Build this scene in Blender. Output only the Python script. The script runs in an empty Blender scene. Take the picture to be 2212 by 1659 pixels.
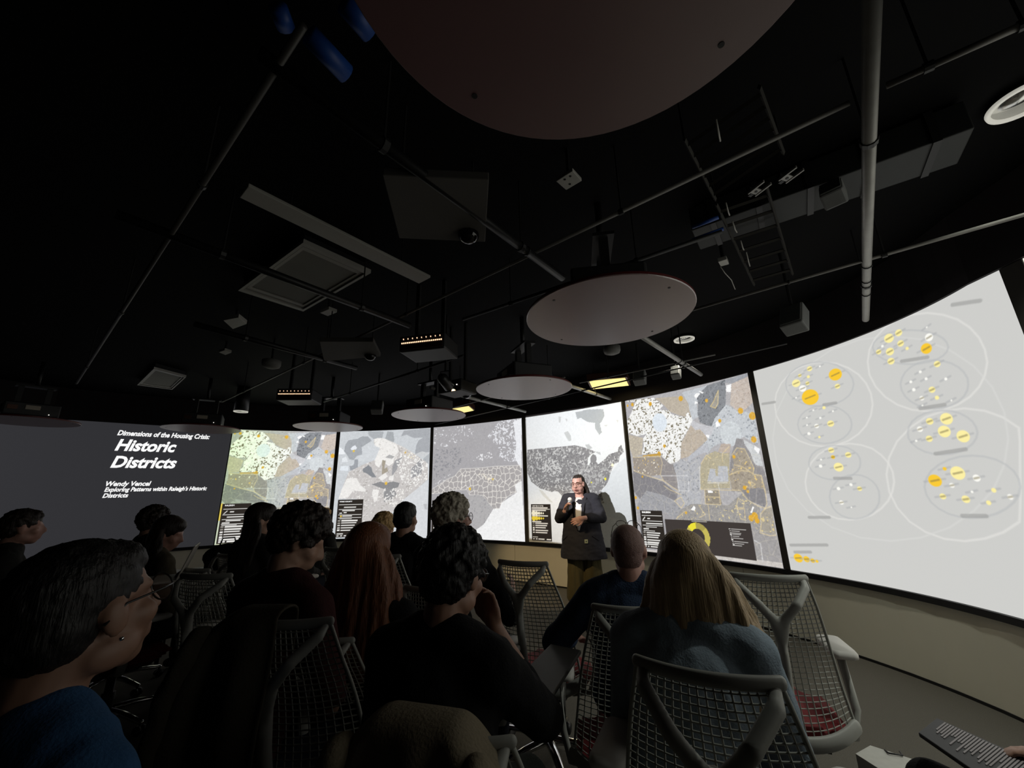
import bpy, bmesh, math, random
import numpy as np
from mathutils import Vector, Matrix, noise as mnoise
random.seed(7)
SC = bpy.context.scene
COL = SC.collection
R_ = math.radians

# ------------------------------------------------------------------ camera
CAM_H = 1.43
F_PX = 850.0
cam = bpy.data.cameras.new('camera'); cam_o = bpy.data.objects.new('camera', cam); COL.objects.link(cam_o)
cam.sensor_width = 36.0; cam.lens = F_PX / 2212 * 36.0; cam.clip_start = 0.02; cam.clip_end = 60
PITCH, ROLL = R_(15.08), R_(-1.3)
c_f = Vector((0, math.cos(PITCH), math.sin(PITCH)))
_up = Vector((0, -math.sin(PITCH), math.cos(PITCH)))
c_r = Vector((1, 0, 0)) * math.cos(ROLL) + _up * math.sin(ROLL)
c_u = -Vector((1, 0, 0)) * math.sin(ROLL) + _up * math.cos(ROLL)
mw = Matrix.Identity(4)
for i in range(3):
    mw[i][0], mw[i][1], mw[i][2] = c_r[i], c_u[i], -c_f[i]
mw[2][3] = CAM_H
cam_o.matrix_world = mw
SC.camera = cam_o

# ------------------------------------------------------------------ world, view, lamps
w = bpy.data.worlds.new('world'); SC.world = w; w.use_nodes = True
w.node_tree.nodes['Background'].inputs[0].default_value = (0.5, 0.6, 0.8, 1)
w.node_tree.nodes['Background'].inputs[1].default_value = 0.0005
SC.view_settings.view_transform = 'Standard'; SC.view_settings.look = 'None'
SC.view_settings.exposure = 0.0; SC.view_settings.gamma = 1.0
SC.view_settings.use_curve_mapping = False
SCREEN_GAIN = 1.0
PROJ_POWER = 300.0
STAGE_POWER = 150.0
PROJ_POS = Vector((-0.46, 4.08, 2.42))
STAGE_POS = Vector((-0.60, 3.75, 2.40))

def spot(name, loc, target, power, color, angle, blend, radius, gobo=None):
    l = bpy.data.lights.new(name, 'SPOT'); l.energy = power; l.color = color
    l.spot_size = angle; l.spot_blend = blend; l.shadow_soft_size = radius
    o = bpy.data.objects.new(name, l); COL.objects.link(o); o.location = loc
    o.rotation_euler = (Vector(target) - Vector(loc)).to_track_quat('-Z', 'Y').to_euler()
    if gobo:                                   # the frame of the projector's picture
        l.use_nodes = True; nt = l.node_tree; em = nt.nodes['Emission']
        tc = nt.nodes.new('ShaderNodeTexCoord'); sp = nt.nodes.new('ShaderNodeSeparateXYZ')
        nt.links.new(tc.outputs['Normal'], sp.inputs[0])
        def mt(op, a, b):
            m = nt.nodes.new('ShaderNodeMath'); m.operation = op
            for i, s in enumerate((a, b)):
                if isinstance(s, (int, float)): m.inputs[i].default_value = s
                else: nt.links.new(s, m.inputs[i])
            return m.outputs[0]
        px = mt('DIVIDE', sp.outputs[0], sp.outputs[2]); py = mt('DIVIDE', sp.outputs[1], sp.outputs[2])
        a = mt('LESS_THAN', mt('ABSOLUTE', mt('ADD', px, gobo[0]), 0), gobo[1])
        b = mt('GREATER_THAN', py, gobo[2])
        c = mt('LESS_THAN', mt('ADD', py, mt('MULTIPLY', px, gobo[4])), gobo[3])
        nt.links.new(mt('MULTIPLY', mt('MULTIPLY', a, b), c), em.inputs['Strength'])
    return o
spot('projector_beam', PROJ_POS, (0.95, 6.33, 2.42), PROJ_POWER, (1, 0.985, 0.97), R_(95), 0.0, 0.012, (0.0255, 0.3485, -0.095, 0.694, 0.116))
spot('stage_beam', STAGE_POS, (0.55, 6.2, 0.55), STAGE_POWER, (1.0, 0.74, 0.40), R_(40), 0.55, 0.03)

# ------------------------------------------------------------------ helpers
def srgb(r, g, b):
    return tuple(((x / 255.0) / 12.92 if x <= 10 else ((x / 255.0 + 0.055) / 1.055) ** 2.4) for x in (r, g, b))
MATS = {}
def mat(name, col, rough=0.6, metal=0.0, var=0.12, scale=40.0, bump=0.0, stretch=(1, 1, 1), emit=None, spec=0.5, sheen=0.0):
    if name in MATS: return MATS[name]
    m = bpy.data.materials.new(name); m.use_nodes = True; nt = m.node_tree
    p = nt.nodes['Principled BSDF']
    p.inputs['Roughness'].default_value = rough; p.inputs['Metallic'].default_value = metal
    p.inputs['Specular IOR Level'].default_value = spec
    if sheen: p.inputs['Sheen Weight'].default_value = sheen
    tc = nt.nodes.new('ShaderNodeTexCoord'); mp = nt.nodes.new('ShaderNodeMapping')
    mp.inputs['Scale'].default_value = stretch
    nz = nt.nodes.new('ShaderNodeTexNoise'); nz.inputs['Scale'].default_value = scale; nz.inputs['Detail'].default_value = 3
    nt.links.new(tc.outputs['Object'], mp.inputs[0]); nt.links.new(mp.outputs[0], nz.inputs['Vector'])
    mx = nt.nodes.new('ShaderNodeMix'); mx.data_type = 'RGBA'
    mx.inputs['A'].default_value = tuple(c * (1 - var) for c in col) + (1,)
    mx.inputs['B'].default_value = tuple(min(1, c * (1 + var)) for c in col) + (1,)
    nt.links.new(nz.outputs['Fac'], mx.inputs['Factor']); nt.links.new(mx.outputs['Result'], p.inputs['Base Color'])
    if bump:
        b = nt.nodes.new('ShaderNodeBump'); b.inputs['Strength'].default_value = bump; b.inputs['Distance'].default_value = 0.01
        nt.links.new(nz.outputs['Fac'], b.inputs['Height']); nt.links.new(b.outputs[0], p.inputs['Normal'])
    if emit:
        p.inputs['Emission Color'].default_value = tuple(emit[:3]) + (1,); p.inputs['Emission Strength'].default_value = emit[3]
    MATS[name] = m
    return m
def screen_mat(name, emit):
    if name in MATS: return MATS[name]
    m = bpy.data.materials.new(name); m.use_nodes = True; nt = m.node_tree
    at = nt.nodes.new('ShaderNodeAttribute'); at.attribute_name = 'picture'
    p = nt.nodes['Principled BSDF']; p.inputs['Roughness'].default_value = 0.9; p.inputs['Specular IOR Level'].default_value = 0.1
    if emit:
        p.inputs['Base Color'].default_value = (0.02, 0.02, 0.02, 1)
        nt.links.new(at.outputs['Color'], p.inputs['Emission Color']); p.inputs['Emission Strength'].default_value = SCREEN_GAIN
    else:
        nt.links.new(at.outputs['Color'], p.inputs['Base Color'])
    MATS[name] = m
    return m

def tag(o, label=None, cat=None, group=None, kind=None):
    if label: o['label'] = label
    if cat: o['category'] = cat
    if group: o['group'] = group
    if kind: o['kind'] = kind
    return o
def empty(name, loc=(0, 0, 0), rz=0.0, label=None, cat=None, group=None):
    o = bpy.data.objects.new(name, None); COL.objects.link(o); o.location = loc; o.rotation_euler = (0, 0, rz)
    o.empty_display_size = 0.1
    return tag(o, label, cat, group)
def link(name, me, m, parent=None, smooth=False):
    o = bpy.data.objects.new(name, me); COL.objects.link(o)
    if m is not None and not me.materials: me.materials.append(m)
    if smooth: me.polygons.foreach_set('use_smooth', [True] * len(me.polygons))
    if parent is not None: o.parent = parent
    return o

def basis(axis, hint=None):
    z = Vector(axis).normalized()
    h = Vector(hint) if hint is not None else (Vector((0, 0, 1)) if abs(z.z) < 0.9 else Vector((1, 0, 0)))
    x = h.cross(z)
    if x.length < 1e-5: x = Vector((0, 1, 0)).cross(z)
    x.normalize(); y = z.cross(x)
    return x, y, z
class MB:
    def __init__(s): s.v = []; s.f = []
    def add(s, vs, fs):
        n = len(s.v); s.v += [tuple(p) for p in vs]; s.f += [tuple(i + n for i in q) for q in fs]; return s
    def box(s, c, d, M=None):
        hx, hy, hz = d[0] / 2, d[1] / 2, d[2] / 2
        vs = [Vector((x, y, z)) for x in (-hx, hx) for y in (-hy, hy) for z in (-hz, hz)]
        if M is not None: vs = [M @ p for p in vs]
        vs = [p + Vector(c) for p in vs]
        return s.add(vs, [(0, 1, 3, 2), (4, 6, 7, 5), (0, 4, 5, 1), (2, 3, 7, 6), (0, 2, 6, 4), (1, 5, 7, 3)])
    def tube(s, pts, rads, n=8, ell=(1, 1), hint=None, closed=False, round_caps=False):
        pts = [Vector(p) for p in pts]
        if isinstance(rads, (int, float)): rads = [rads] * len(pts)
        rads = list(rads)
        if round_caps:                                     # hemispherical ends
            a, b = (pts[0] - pts[1]).normalized(), (pts[-1] - pts[-2]).normalized()
            r0, r1 = rads[0], rads[-1]
            hd = [(pts[0] + a * r0 * math.sin(t), r0 * math.cos(t)) for t in (1.45, 1.0, 0.5)]
            tl = [(pts[-1] + b * r1 * math.sin(t), r1 * math.cos(t)) for t in (0.5, 1.0, 1.45)]
            pts = [p for p, _ in hd] + pts + [p for p, _ in tl]; rads = [r for _, r in hd] + rads + [r for _, r in tl]
        N = len(pts); vs = []; px = None
        for i, p in enumerate(pts):
            if closed: t = pts[(i + 1) % N] - pts[i - 1]
            else: t = pts[min(i + 1, N - 1)] - pts[max(i - 1, 0)]
            if px is None or hint is not None: x, y, z = basis(t, hint)
            else:
                z = t.normalized(); x = px - z * px.dot(z)
                x.normalize(); y = z.cross(x)
            px = x
            for k in range(n):
                a = 2 * math.pi * k / n
                vs.append(p + x * (rads[i] * ell[0] * math.cos(a)) + y * (rads[i] * ell[1] * math.sin(a)))
        fs = []
        for i in range(N if closed else N - 1):
            for k in range(n):
                a, b = i * n + k, i * n + (k + 1) % n
                c, d = ((i + 1) % N) * n + (k + 1) % n, ((i + 1) % N) * n + k
                fs.append((a, b, c, d))
        if not closed:
            fs.append(tuple(range(n - 1, -1, -1))); fs.append(tuple((N - 1) * n + k for k in range(n)))
        return s.add(vs, fs)
    def ell(s, c, r, M=None, nu=14, nv=9):
        vs = []; fs = []
        if isinstance(r, (int, float)): r = (r, r, r)
        for j in range(1, nv):
            t = math.pi * j / nv
            for i in range(nu):
                a = 2 * math.pi * i / nu
                vs.append(Vector((r[0] * math.sin(t) * math.cos(a), r[1] * math.sin(t) * math.sin(a), r[2] * math.cos(t))))
        vs.append(Vector((0, 0, r[2]))); vs.append(Vector((0, 0, -r[2])))
        T = len(vs) - 2
        for j in range(nv - 2):
            for i in range(nu):
                fs.append((j * nu + i, (j + 1) * nu + i, (j + 1) * nu + (i + 1) % nu, j * nu + (i + 1) % nu))
        for i in range(nu):
            fs.append((T, i, (i + 1) % nu)); fs.append((T + 1, (nv - 2) * nu + (i + 1) % nu, (nv - 2) * nu + i))
        if M is not None: vs = [M @ p for p in vs]
        return s.add([p + Vector(c) for p in vs], fs)
    def lathe(s, prof, c=(0, 0, 0), n=32, M=None):
        vs = []; fs = []
        for r, z in prof:
            for k in range(n):
                a = 2 * math.pi * k / n
                p = Vector((r * math.cos(a), r * math.sin(a), z))
                vs.append((M @ p if M is not None else p) + Vector(c))
        for i in range(len(prof) - 1):
            for k in range(n):
                fs.append((i * n + k, i * n + (k + 1) % n, (i + 1) * n + (k + 1) % n, (i + 1) * n + k))
        if prof[0][0] > 1e-6: fs.append(tuple(range(n - 1, -1, -1)))
        if prof[-1][0] > 1e-6: fs.append(tuple((len(prof) - 1) * n + k for k in range(n)))
        return s.add(vs, fs)
    def xform(s, M):
        s.v = [tuple(M @ Vector(p)) for p in s.v]; return s
    def mesh(s, name):
        me = bpy.data.meshes.new(name); me.from_pydata(s.v, [], s.f); me.update(); return me
    def build(s, name, m, parent=None, smooth=False, bevel=0.0, seg=2):
        o = link(name, s.mesh(name), m, parent, smooth)
        if bevel:
            b = o.modifiers.new('bevel', 'BEVEL'); b.width = bevel; b.segments = seg; b.limit_method = 'ANGLE'
        return o
def slab(quad, h, up=(0, 0, 1)):
    """a flat plate: four corners and a thickness"""
    m = MB(); u = Vector(up) * h; q = [Vector(p) for p in quad]
    return m.add(q + [p + u for p in q], [(3, 2, 1, 0), (4, 5, 6, 7), (0, 1, 5, 4), (1, 2, 6, 5), (2, 3, 7, 6), (3, 0, 4, 7)])
def at(px, py, z):
    """place on the level z that is seen in this direction (used to survey the room)"""
    d = c_r * ((px - 1106) / F_PX) - c_u * ((py - 829.5) / F_PX) + c_f
    t = (z - CAM_H) / d.z
    return Vector((d.x * t, d.y * t, z))
def atd(px, py, dep):
    d = c_r * ((px - 1106) / F_PX) - c_u * ((py - 829.5) / F_PX) + c_f
    return d * dep + Vector((0, 0, CAM_H))

# ------------------------------------------------------------------ the curved wall in plan
CX, CY = -2.6, 2.6
CO = (5.1224, 0.4021, 0.6641, -0.874, -0.2295, 0.3955)
def _rp(t):
    x = t - 1.2; return sum(c * x ** i for i, c in enumerate(CO))
RA, RB = _rp(-0.05), _rp(2.5)
def rw(t):
    while t > math.pi * 1.5: t -= 2 * math.pi
    while t < -math.pi * 0.5: t += 2 * math.pi
    if -0.05 <= t <= 2.5: return _rp(t)
    if t > 2.5: k = (t - 2.5) / (2 * math.pi - 2.55)
    else: k = (t + 2 * math.pi - 2.5) / (2 * math.pi - 2.55)
    return RB + (RA - RB) * k
def wp(t, z, off=0.0):
    r = rw(t) - off
    return Vector((CX + r * math.cos(t), CY + r * math.sin(t), z))
ZB, ZT, ZC = 0.615, 2.65, 3.15
def band(t0, t1, z0, z1, off0, off1, n):
    """curved block hugging the wall, from off0 to off1 in front of it"""
    m = MB(); vs = []; fs = []
    for i in range(n + 1):
        t = t0 + (t1 - t0) * i / n
        vs += [wp(t, z0, off0), wp(t, z1, off0), wp(t, z1, off1), wp(t, z0, off1)]
    for i in range(n):
        a = 4 * i
        for k in range(4): fs.append((a + k, a + (k + 1) % 4, a + 4 + (k + 1) % 4, a + 4 + k))
    fs += [(3, 2, 1, 0), (4 * n, 4 * n + 1, 4 * n + 2, 4 * n + 3)]
    return m.add(vs, fs)

# ------------------------------------------------------------------ the room
carpet = mat('carpet', srgb(100, 97, 90), 0.95, var=0.35, scale=260, bump=0.5, spec=0.1)
black_paint = mat('black_ceiling_paint', (0.0035, 0.0035, 0.0038), 0.85, var=0.2, scale=6, spec=0.1)
beige = mat('beige_wall_laminate', srgb(226, 221, 203), 0.5, var=0.03, scale=8, spec=0.3)
dark_wall = mat('dark_wall_paint', (0.03, 0.03, 0.032), 0.8, var=0.1, scale=5, spec=0.2)
bulk_m = mat('bulkhead_paint', (0.022, 0.018, 0.019), 0.7, var=0.1, scale=5, spec=0.2)
trim_m = mat('black_trim', (0.008, 0.008, 0.009), 0.45, var=0.1)
divider_m = mat('screen_divider_grey', (0.045, 0.041, 0.034), 0.8, var=0.08)

def plan(z, off):
    return [wp(-0.5 * math.pi + 2 * math.pi * i / 160, z, off) for i in range(160)]
m = MB(); ring = plan(0, -0.12); m.add([p + Vector((0, 0, -0.1)) for p in ring] + ring, [tuple(range(159, -1, -1)), tuple(range(160, 320))] + [(i, (i + 1) % 160, 160 + (i + 1) % 160, 160 + i) for i in range(160)])
tag(m.build('floor', carpet), kind='structure')
m = MB(); ring = plan(ZC, -0.12); m.add(ring + [p + Vector((0, 0, 0.1)) for p in ring], [tuple(range(159, -1, -1)), tuple(range(160, 320))] + [(i, (i + 1) % 160, 160 + (i + 1) % 160, 160 + i) for i in range(160)])
tag(m.build('ceiling', black_paint), kind='structure')
TH_R, TH_L = -0.62, 2.95                       # ends of the screen wall
wall_back = tag(band(TH_R, TH_L, 0, ZC, -0.12, -0.02, 130).build('wall_back', dark_wall), kind='structure')
tag(band(TH_L, TH_R + 2 * math.pi, 0, ZC, -0.12, 0.0, 110).build('wall_rear', dark_wall), kind='structure')
# beige panels under the screens, each a piece of the wall, with open joints
j0 = 0.8665 + 0.02                             # the joint to the left of the speaker
step = 0.65
def joint(k): return 1.037 + step * k
k = -7
while joint(k) < TH_L - 0.05:
    a, b = max(joint(k), TH_R), min(joint(k + 1), TH_L)
    if b > a + 0.02:
        g = 0.0006
        band(a + g, b - g, 0.0, ZB - 0.03, -0.02, 0.0, 14).build('wall_panel', beige, wall_back)
    k += 1
tag(band(TH_R, TH_L, ZT + 0.004, ZC, -0.02, 0.03, 120).build('trim_1', bulk_m), kind='structure')      # bulkhead above the screens
tag(band(TH_R, TH_L, ZB - 0.05, ZB - 0.004, -0.0, 0.028, 120).build('trim_2', trim_m), kind='structure')  # black rail below the screens
tag(band(TH_R, TH_L, 0.0, 0.02, 0.0, 0.008, 120).build('baseboard_back', trim_m), kind='structure')

# ------------------------------------------------------------------ pictures on the screens
RALEIGH=[('p',(190,180,165),[276,980,510,956,546,917,575,874,591,833,553,811,472,834,401,865,344,925]),('p',(196,200,205),[507,979,714,988,643,937,612,886,614,810,561,791,552,844,550,902]),('p',(135,138,143),[646,950,714,988,844,995,836,924,820,851,786,818,739,790,714,736,667,747,616,773,608,830,623,884,621,922]),('s',(100,103,108),0.1,[646,950,714,988,844,995,836,924,820,851,786,818,739,790,714,736,667,747,616,773,608,830,623,884,621,922]),('p',(165,160,150),[785,942,768,866,745,841,711,858,737,881,764,917]),('l',(232,205,140),5,[785,942,768,866,745,841,711,858,737,881,764,917,785,942]),('p',(200,188,178),[884,963,996,979,1007,837,951,806,901,793,850,846,870,917]),('s',(178,165,155),0.12,[884,963,996,979,1007,837,951,806,901,793,850,846,870,917]),('p',(160,162,168),[844,995,997,998,996,979,884,963,846,977]),('p',(252,252,252),[846,963,881,962,870,917,838,922]),('p',(252,252,252),[600,940,624,957,650,947,615,921]),('p',(252,252,252),[595,889,624,891,604,909]),('p',(252,252,252),[640,968,682,948,662,945]),('p',(198,202,206),[727,783,823,851,902,797,992,782,995,683,984,605,903,655,855,653,811,624,748,636,688,621,640,587,588,605,657,686,691,726]),('s',(150,155,162),0.12,[727,783,823,851,902,797,992,782,995,683,984,605,903,655,855,653,811,624,748,636,688,621,640,587,588,605,657,686,691,726]),('c',(208,213,216),70,[822,682]),('p',(200,200,204),[562,795,609,765,713,732,683,683,646,687,574,729,539,761]),('p',(244,244,242),[0,1000,269,984,343,920,306,896,390,879,399,855,471,829,518,819,522,845,541,846,565,795,539,761,475,695,451,661,427,566,397,548,339,540,282,592,278,612,105,613,134,671,134,722,173,748,129,743,77,742,0,770,3,856,53,913,91,972]),('s',(120,112,92),0.2,[0,1000,269,984,343,920,306,896,390,879,399,855,471,829,518,819,522,845,541,846,565,795,539,761,475,695,451,661,427,566,397,548,339,540,282,592,278,612,105,613,134,671,134,722,173,748,129,743,77,742,0,770,3,856,53,913,91,972]),('c',(224,232,240),62,[294,812]),('p',(178,175,178),[-1,994,100,981,53,913,3,856]),('p',(190,181,166),[3,759,134,722,105,613,22,603,-1,664]),('s',(215,205,180),0.1,[3,759,134,722,105,613,22,603,-1,664]),('p',(160,151,142),[22,600,269,591,276,550,249,476,150,467,18,509]),('s',(245,240,225),0.05,[22,600,269,591,276,550,249,476,150,467,18,509]),('s',(232,195,110),0.03,[22,600,269,591,276,550,249,476,150,467,18,509]),('p',(192,180,165),[545,765,574,729,609,733,646,687,653,664,592,631,491,574,430,566,451,661]),('s',(175,165,150),0.1,[545,765,574,729,609,733,646,687,653,664,592,631,491,574,430,566,451,661]),('p',(150,145,145),[269,591,339,540,364,534,382,450,376,375,267,438,249,476]),('p',(184,185,189),[364,534,435,561,487,547,583,575,531,265,419,265,376,375,382,450]),('s',(150,152,158),0.12,[364,534,435,561,487,547,583,575,531,265,419,265,376,375,382,450]),('p',(188,190,196),[491,574,591,623,649,643,652,599,561,577,486,543]),('p',(182,174,150),[627,575,694,594,743,577,792,576,767,463,762,383,550,382,561,476,580,527]),('s',(215,200,160),0.06,[627,575,694,594,743,577,792,576,767,463,762,383,550,382,561,476,580,527]),('p',(190,192,197),[700,509,764,504,754,419,606,422,640,496,676,494,674,452,687,452]),('p',(192,178,166),[747,632,811,624,792,576,714,588]),('p',(150,147,148),[855,653,896,643,912,605,944,538,945,499,981,504,996,449,997,353,764,367,767,463,800,563]),('p',(167,157,142),[869,597,895,590,902,554,933,484,919,454,970,447,969,361,765,375,766,459,809,509,805,563]),('s',(235,205,130),0.06,[869,597,895,590,902,554,933,484,919,454,970,447,969,361,765,375,766,459,809,509,805,563]),('s',(140,130,120),0.06,[869,597,895,590,902,554,933,484,919,454,970,447,969,361,765,375,766,459,809,509,805,563]),('p',(206,208,209),[896,643,981,589,991,491,954,498,939,515,927,567,900,614]),('p',(252,252,252),[961,603,992,580,975,558,955,584]),('p',(137,135,139),[9,511,263,431,371,356,351,309,252,349,114,377,47,323,-1,370]),('p',(163,163,167),[114,377,252,349,350,300,382,263,336,208,224,206,224,253,0,252,29,303]),('s',(140,141,146),0.08,[114,377,252,349,350,300,382,263,336,208,224,206,224,253,0,252,29,303]),('p',(140,138,141),[821,369,938,385,972,376,970,303,954,287,873,316]),('p',(160,157,154),[382,263,461,295,727,293,839,361,877,312,926,280,901,157,325,136,336,208]),('s',(232,215,160),0.06,[382,263,461,295,727,293,839,361,877,312,926,280,901,157,325,136,336,208]),('s',(140,140,145),0.06,[382,263,461,295,727,293,839,361,877,312,926,280,901,157,325,136,336,208]),('p',(150,142,130),[579,375,678,372,686,297,572,296]),('s',(225,205,150),0.08,[579,375,678,372,686,297,572,296]),('p',(167,161,150),[932,268,997,287,995,194,996,157,956,148,900,159]),('s',(225,205,150),0.08,[932,268,997,287,995,194,996,157,956,148,900,159]),('p',(164,161,161),[851,202,903,165,1000,154,997,4,538,3,550,69]),('p',(164,162,165),[8,252,224,253,557,111,538,3,28,0]),('p',(204,199,194),[29,9,537,29,997,25,998,1,538,1,35,-4]),('l',(226,206,160),5,[18,509,150,467,267,438,331,398,377,377]),('l',(226,206,160),5,[268,589,276,550,249,476,272,433]),('l',(226,206,160),5,[768,455,821,472,850,476,895,471,927,453,969,445,974,361]),('l',(226,206,160),5,[805,563,845,600,895,590,933,484,919,454]),('l',(226,206,160),5,[809,509,854,498,892,479]),('l',(226,206,160),5,[22,600,269,591]),('l',(226,206,160),5,[580,527,627,575,656,555]),('l',(226,206,160),5,[794,610,743,577,734,531]),('l',(226,206,160),4,[546,380,822,371,860,320,915,292,957,280,994,291]),('l',(226,206,160),4,[968,444,976,376,972,303,957,280]),('l',(226,206,160),4,[957,280,920,249,917,203,900,159,956,148,991,153]),('l',(226,206,160),4,[580,377,569,298,675,293,679,374]),('l',(226,206,160),4,[576,337,677,335]),('l',(226,206,160),4,[267,406,310,381,396,350]),('l',(226,206,160),4,[339,314,394,336,413,299,384,272,339,314]),('l',(226,206,160),4,[519,290,556,238,513,220]),('l',(226,206,160),4,[588,294,585,212]),('l',(226,206,160),4,[799,329,835,312,824,280,775,280,799,329]),('l',(226,206,160),4,[783,272,828,276,823,217,794,224,783,272]),('l',(226,206,160),4,[889,420,923,402,902,391,889,420]),('l',(226,206,160),4,[336,208,405,250]),('l',(225,225,226),4,[381,461,387,374]),('l',(225,225,226),4,[469,457,461,372]),('l',(225,225,226),4,[255,468,463,462]),('l',(225,225,226),4,[568,513,546,380]),('l',(225,225,226),4,[609,416,744,414]),('l',(225,225,226),4,[680,413,684,374]),('l',(225,225,226),4,[387,374,461,372]),('l',(225,225,226),4,[858,118,891,104,887,20]),('c',(222,172,62),12,[20,963]),('c',(222,172,62),18,[67,965]),('c',(222,172,62),20,[232,946]),('c',(222,172,62),24,[495,942]),('c',(222,172,62),15,[311,655]),('c',(222,172,62),20,[258,609]),('c',(222,172,62),24,[912,800]),('c',(222,172,62),15,[761,764]),('c',(222,172,62),30,[981,761]),('c',(222,172,62),24,[963,635]),('c',(222,172,62),10,[90,468]),('c',(222,172,62),14,[817,553]),('c',(222,172,62),16,[690,897]),('p',(200,160,75),[112,607,272,613,276,598,118,599]),('c',(222,172,62),22,[861,229]),('c',(222,172,62),26,[886,241]),('c',(222,172,62),20,[895,218]),('c',(222,172,62),16,[853,385]),('c',(222,172,62),12,[869,366]),('c',(222,172,62),12,[417,245]),('c',(222,172,62),14,[10,333]),('c',(222,172,62),14,[21,267]),('p',(252,252,252),[728,756,746,767,761,734,726,730]),('p',(252,252,252),[647,694,674,691,665,674,650,678]),('p',(252,252,252),[883,292,890,284,871,254,862,256]),('p',(252,252,252),[602,372,637,371,632,358,602,361]),('p',(252,252,252),[456,263,483,286,494,277,484,257])]
WAKE=[('p',(176,180,184),[289,997,462,990,450,923,361,915,300,953]),('p',(170,174,178),[503,989,569,980,586,901,576,873,483,918]),('p',(172,175,180),[691,990,1000,1000,997,769,831,753,836,830,865,885,916,908,808,911,725,946,661,934]),('p',(182,186,190),[928,709,998,756,994,659,915,661]),('p',(168,172,177),[87,910,186,925,234,948,292,946,337,902,234,841,247,770,191,757,161,716,119,724,82,774,54,804,62,868]),('p',(212,216,220),[361,915,406,843,432,828,383,710,220,700,208,750,247,770,234,841,337,895]),('p',(238,241,245),[0,848,45,818,73,775,2,777]),('p',(232,236,242),[119,830,162,865,185,835,177,821,128,812]),('p',(160,164,170),[169,723,205,725,213,630,136,618,124,660,165,666]),('p',(228,234,240),[41,663,116,661,111,615,28,617,33,656]),('p',(230,234,238),[39,733,79,753,104,703,46,698]),('p',(203,199,197),[361,915,401,925,467,919,584,873,699,827,807,768,831,753,905,710,982,660,991,516,878,438,725,339,621,227,452,156,297,98,279,347,42,357,67,453,120,605,263,671,383,710,432,828,373,851,358,887]),('s',(235,233,230),0.1,[361,915,401,925,467,919,584,873,699,827,807,768,831,753,905,710,982,660,991,516,878,438,725,339,621,227,452,156,297,98,279,347,42,357,67,453,120,605,263,671,383,710,432,828,373,851,358,887]),('s',(180,176,172),0.08,[361,915,401,925,467,919,584,873,699,827,807,768,831,753,905,710,982,660,991,516,878,438,725,339,621,227,452,156,297,98,279,347,42,357,67,453,120,605,263,671,383,710,432,828,373,851,358,887]),('p',(240,238,235),[361,915,401,925,467,919,618,851,645,787,600,732,587,677,540,650,498,679,465,694,436,639,394,661,383,710,432,828,373,851]),('s',(215,212,208),0.1,[361,915,401,925,467,919,618,851,645,787,600,732,587,677,540,650,498,679,465,694,436,639,394,661,383,710,432,828,373,851]),('p',(238,236,233),[109,542,207,544,253,477,313,435,306,414,183,430,131,363,42,361,67,453]),('p',(238,236,233),[385,433,450,432,440,337,409,317,380,392]),('p',(238,236,233),[434,542,504,589,538,553,477,514]),('p',(238,236,233),[554,553,602,566,597,511,548,519]),('p',(138,141,146),[262,629,320,666,355,641,365,606,414,549,365,550,310,586,268,601]),('p',(142,142,144),[366,482,461,507,510,492,605,504,670,489,656,449,531,417,497,438,432,460]),('p',(150,150,152),[499,418,601,443,644,388,584,335,513,316]),('p',(160,160,163),[790,616,905,710,922,668,911,566,795,527]),('p',(162,162,165),[610,704,696,736,652,675,631,613,578,553,581,649]),('p',(168,160,145),[464,708,501,707,494,624,525,644,535,602,473,569]),('p',(178,178,178),[495,735,542,761,600,739,569,719]),('s',(246,245,242),0.3,[605,788,807,768,985,666,984,517,800,426,684,523,629,648]),('s',(235,225,200),0.22,[634,836,831,753,834,698,704,750]),('s',(244,242,238),0.25,[481,445,720,441,725,339,627,267,505,323]),('p',(216,218,221),[878,438,988,503,997,1,898,1,731,239,621,227,725,339]),('p',(190,191,194),[946,296,989,295,991,242,964,249]),('p',(208,210,212),[831,753,910,779,990,756,928,716]),('l',(236,234,230),4,[361,915,401,925,467,919,584,873,831,753]),('c',(232,200,90),16,[154,804]),('c',(232,190,80),20,[522,489]),('c',(215,180,110),14,[718,774])]
NCAR=[('p',(240,240,240),[981,472,907,441,930,382,764,299,739,253,672,247,612,174,569,122,475,69,397,48,568,-8,1003,-6]),('s',(145,145,150),0.22,[4,796,376,790,349,668,164,560,14,478]),('s',(232,232,236),0.07,[-1,995,393,995,485,907,207,822,5,773]),('s',(232,233,238),0.35,[611,870,753,997,1000,998,979,640,830,633,747,678,732,777]),('p',(236,237,241),[907,977,1000,998,985,572,946,614,914,670,934,779]),('s',(240,240,242),0.28,[449,664,530,717,644,732,687,681,565,658]),('s',(225,224,224),0.12,[14,464,239,586,212,544,16,421]),('p',(172,168,168),[-4,421,100,476,165,510,249,536,313,598,520,597,694,604,969,600,983,532,973,473,907,441,922,382,832,350,764,299,739,253,672,250,554,362,414,367,387,413,241,412,140,390,-3,385]),('v',(232,228,222),0,[-4,421,100,476,165,510,249,536,313,598,520,597,694,604,969,600,983,532,973,473,907,441,922,382,832,350,764,299,739,253,672,250,554,362,414,367,387,413,241,412,140,390,-3,385]),('l',(236,233,228),4,[-4,421,100,476,165,510,249,536,313,598,520,597,694,604,969,600,983,532,973,473,907,441,922,382,832,350,764,299,739,253,672,250,554,362,414,367,387,413,241,412,140,390,-3,385,-4,421]),('s',(235,228,215),0.25,[485,549,702,542,692,481,624,448,572,519]),('p',(178,176,177),[414,364,554,362,672,250,612,174,569,122,475,69,397,81,378,316]),('s',(158,157,160),0.1,[414,364,554,362,672,250,612,174,569,122,475,69,397,81,378,316]),('c',(222,190,80),18,[418,419]),('c',(215,190,110),14,[671,495])]
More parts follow.
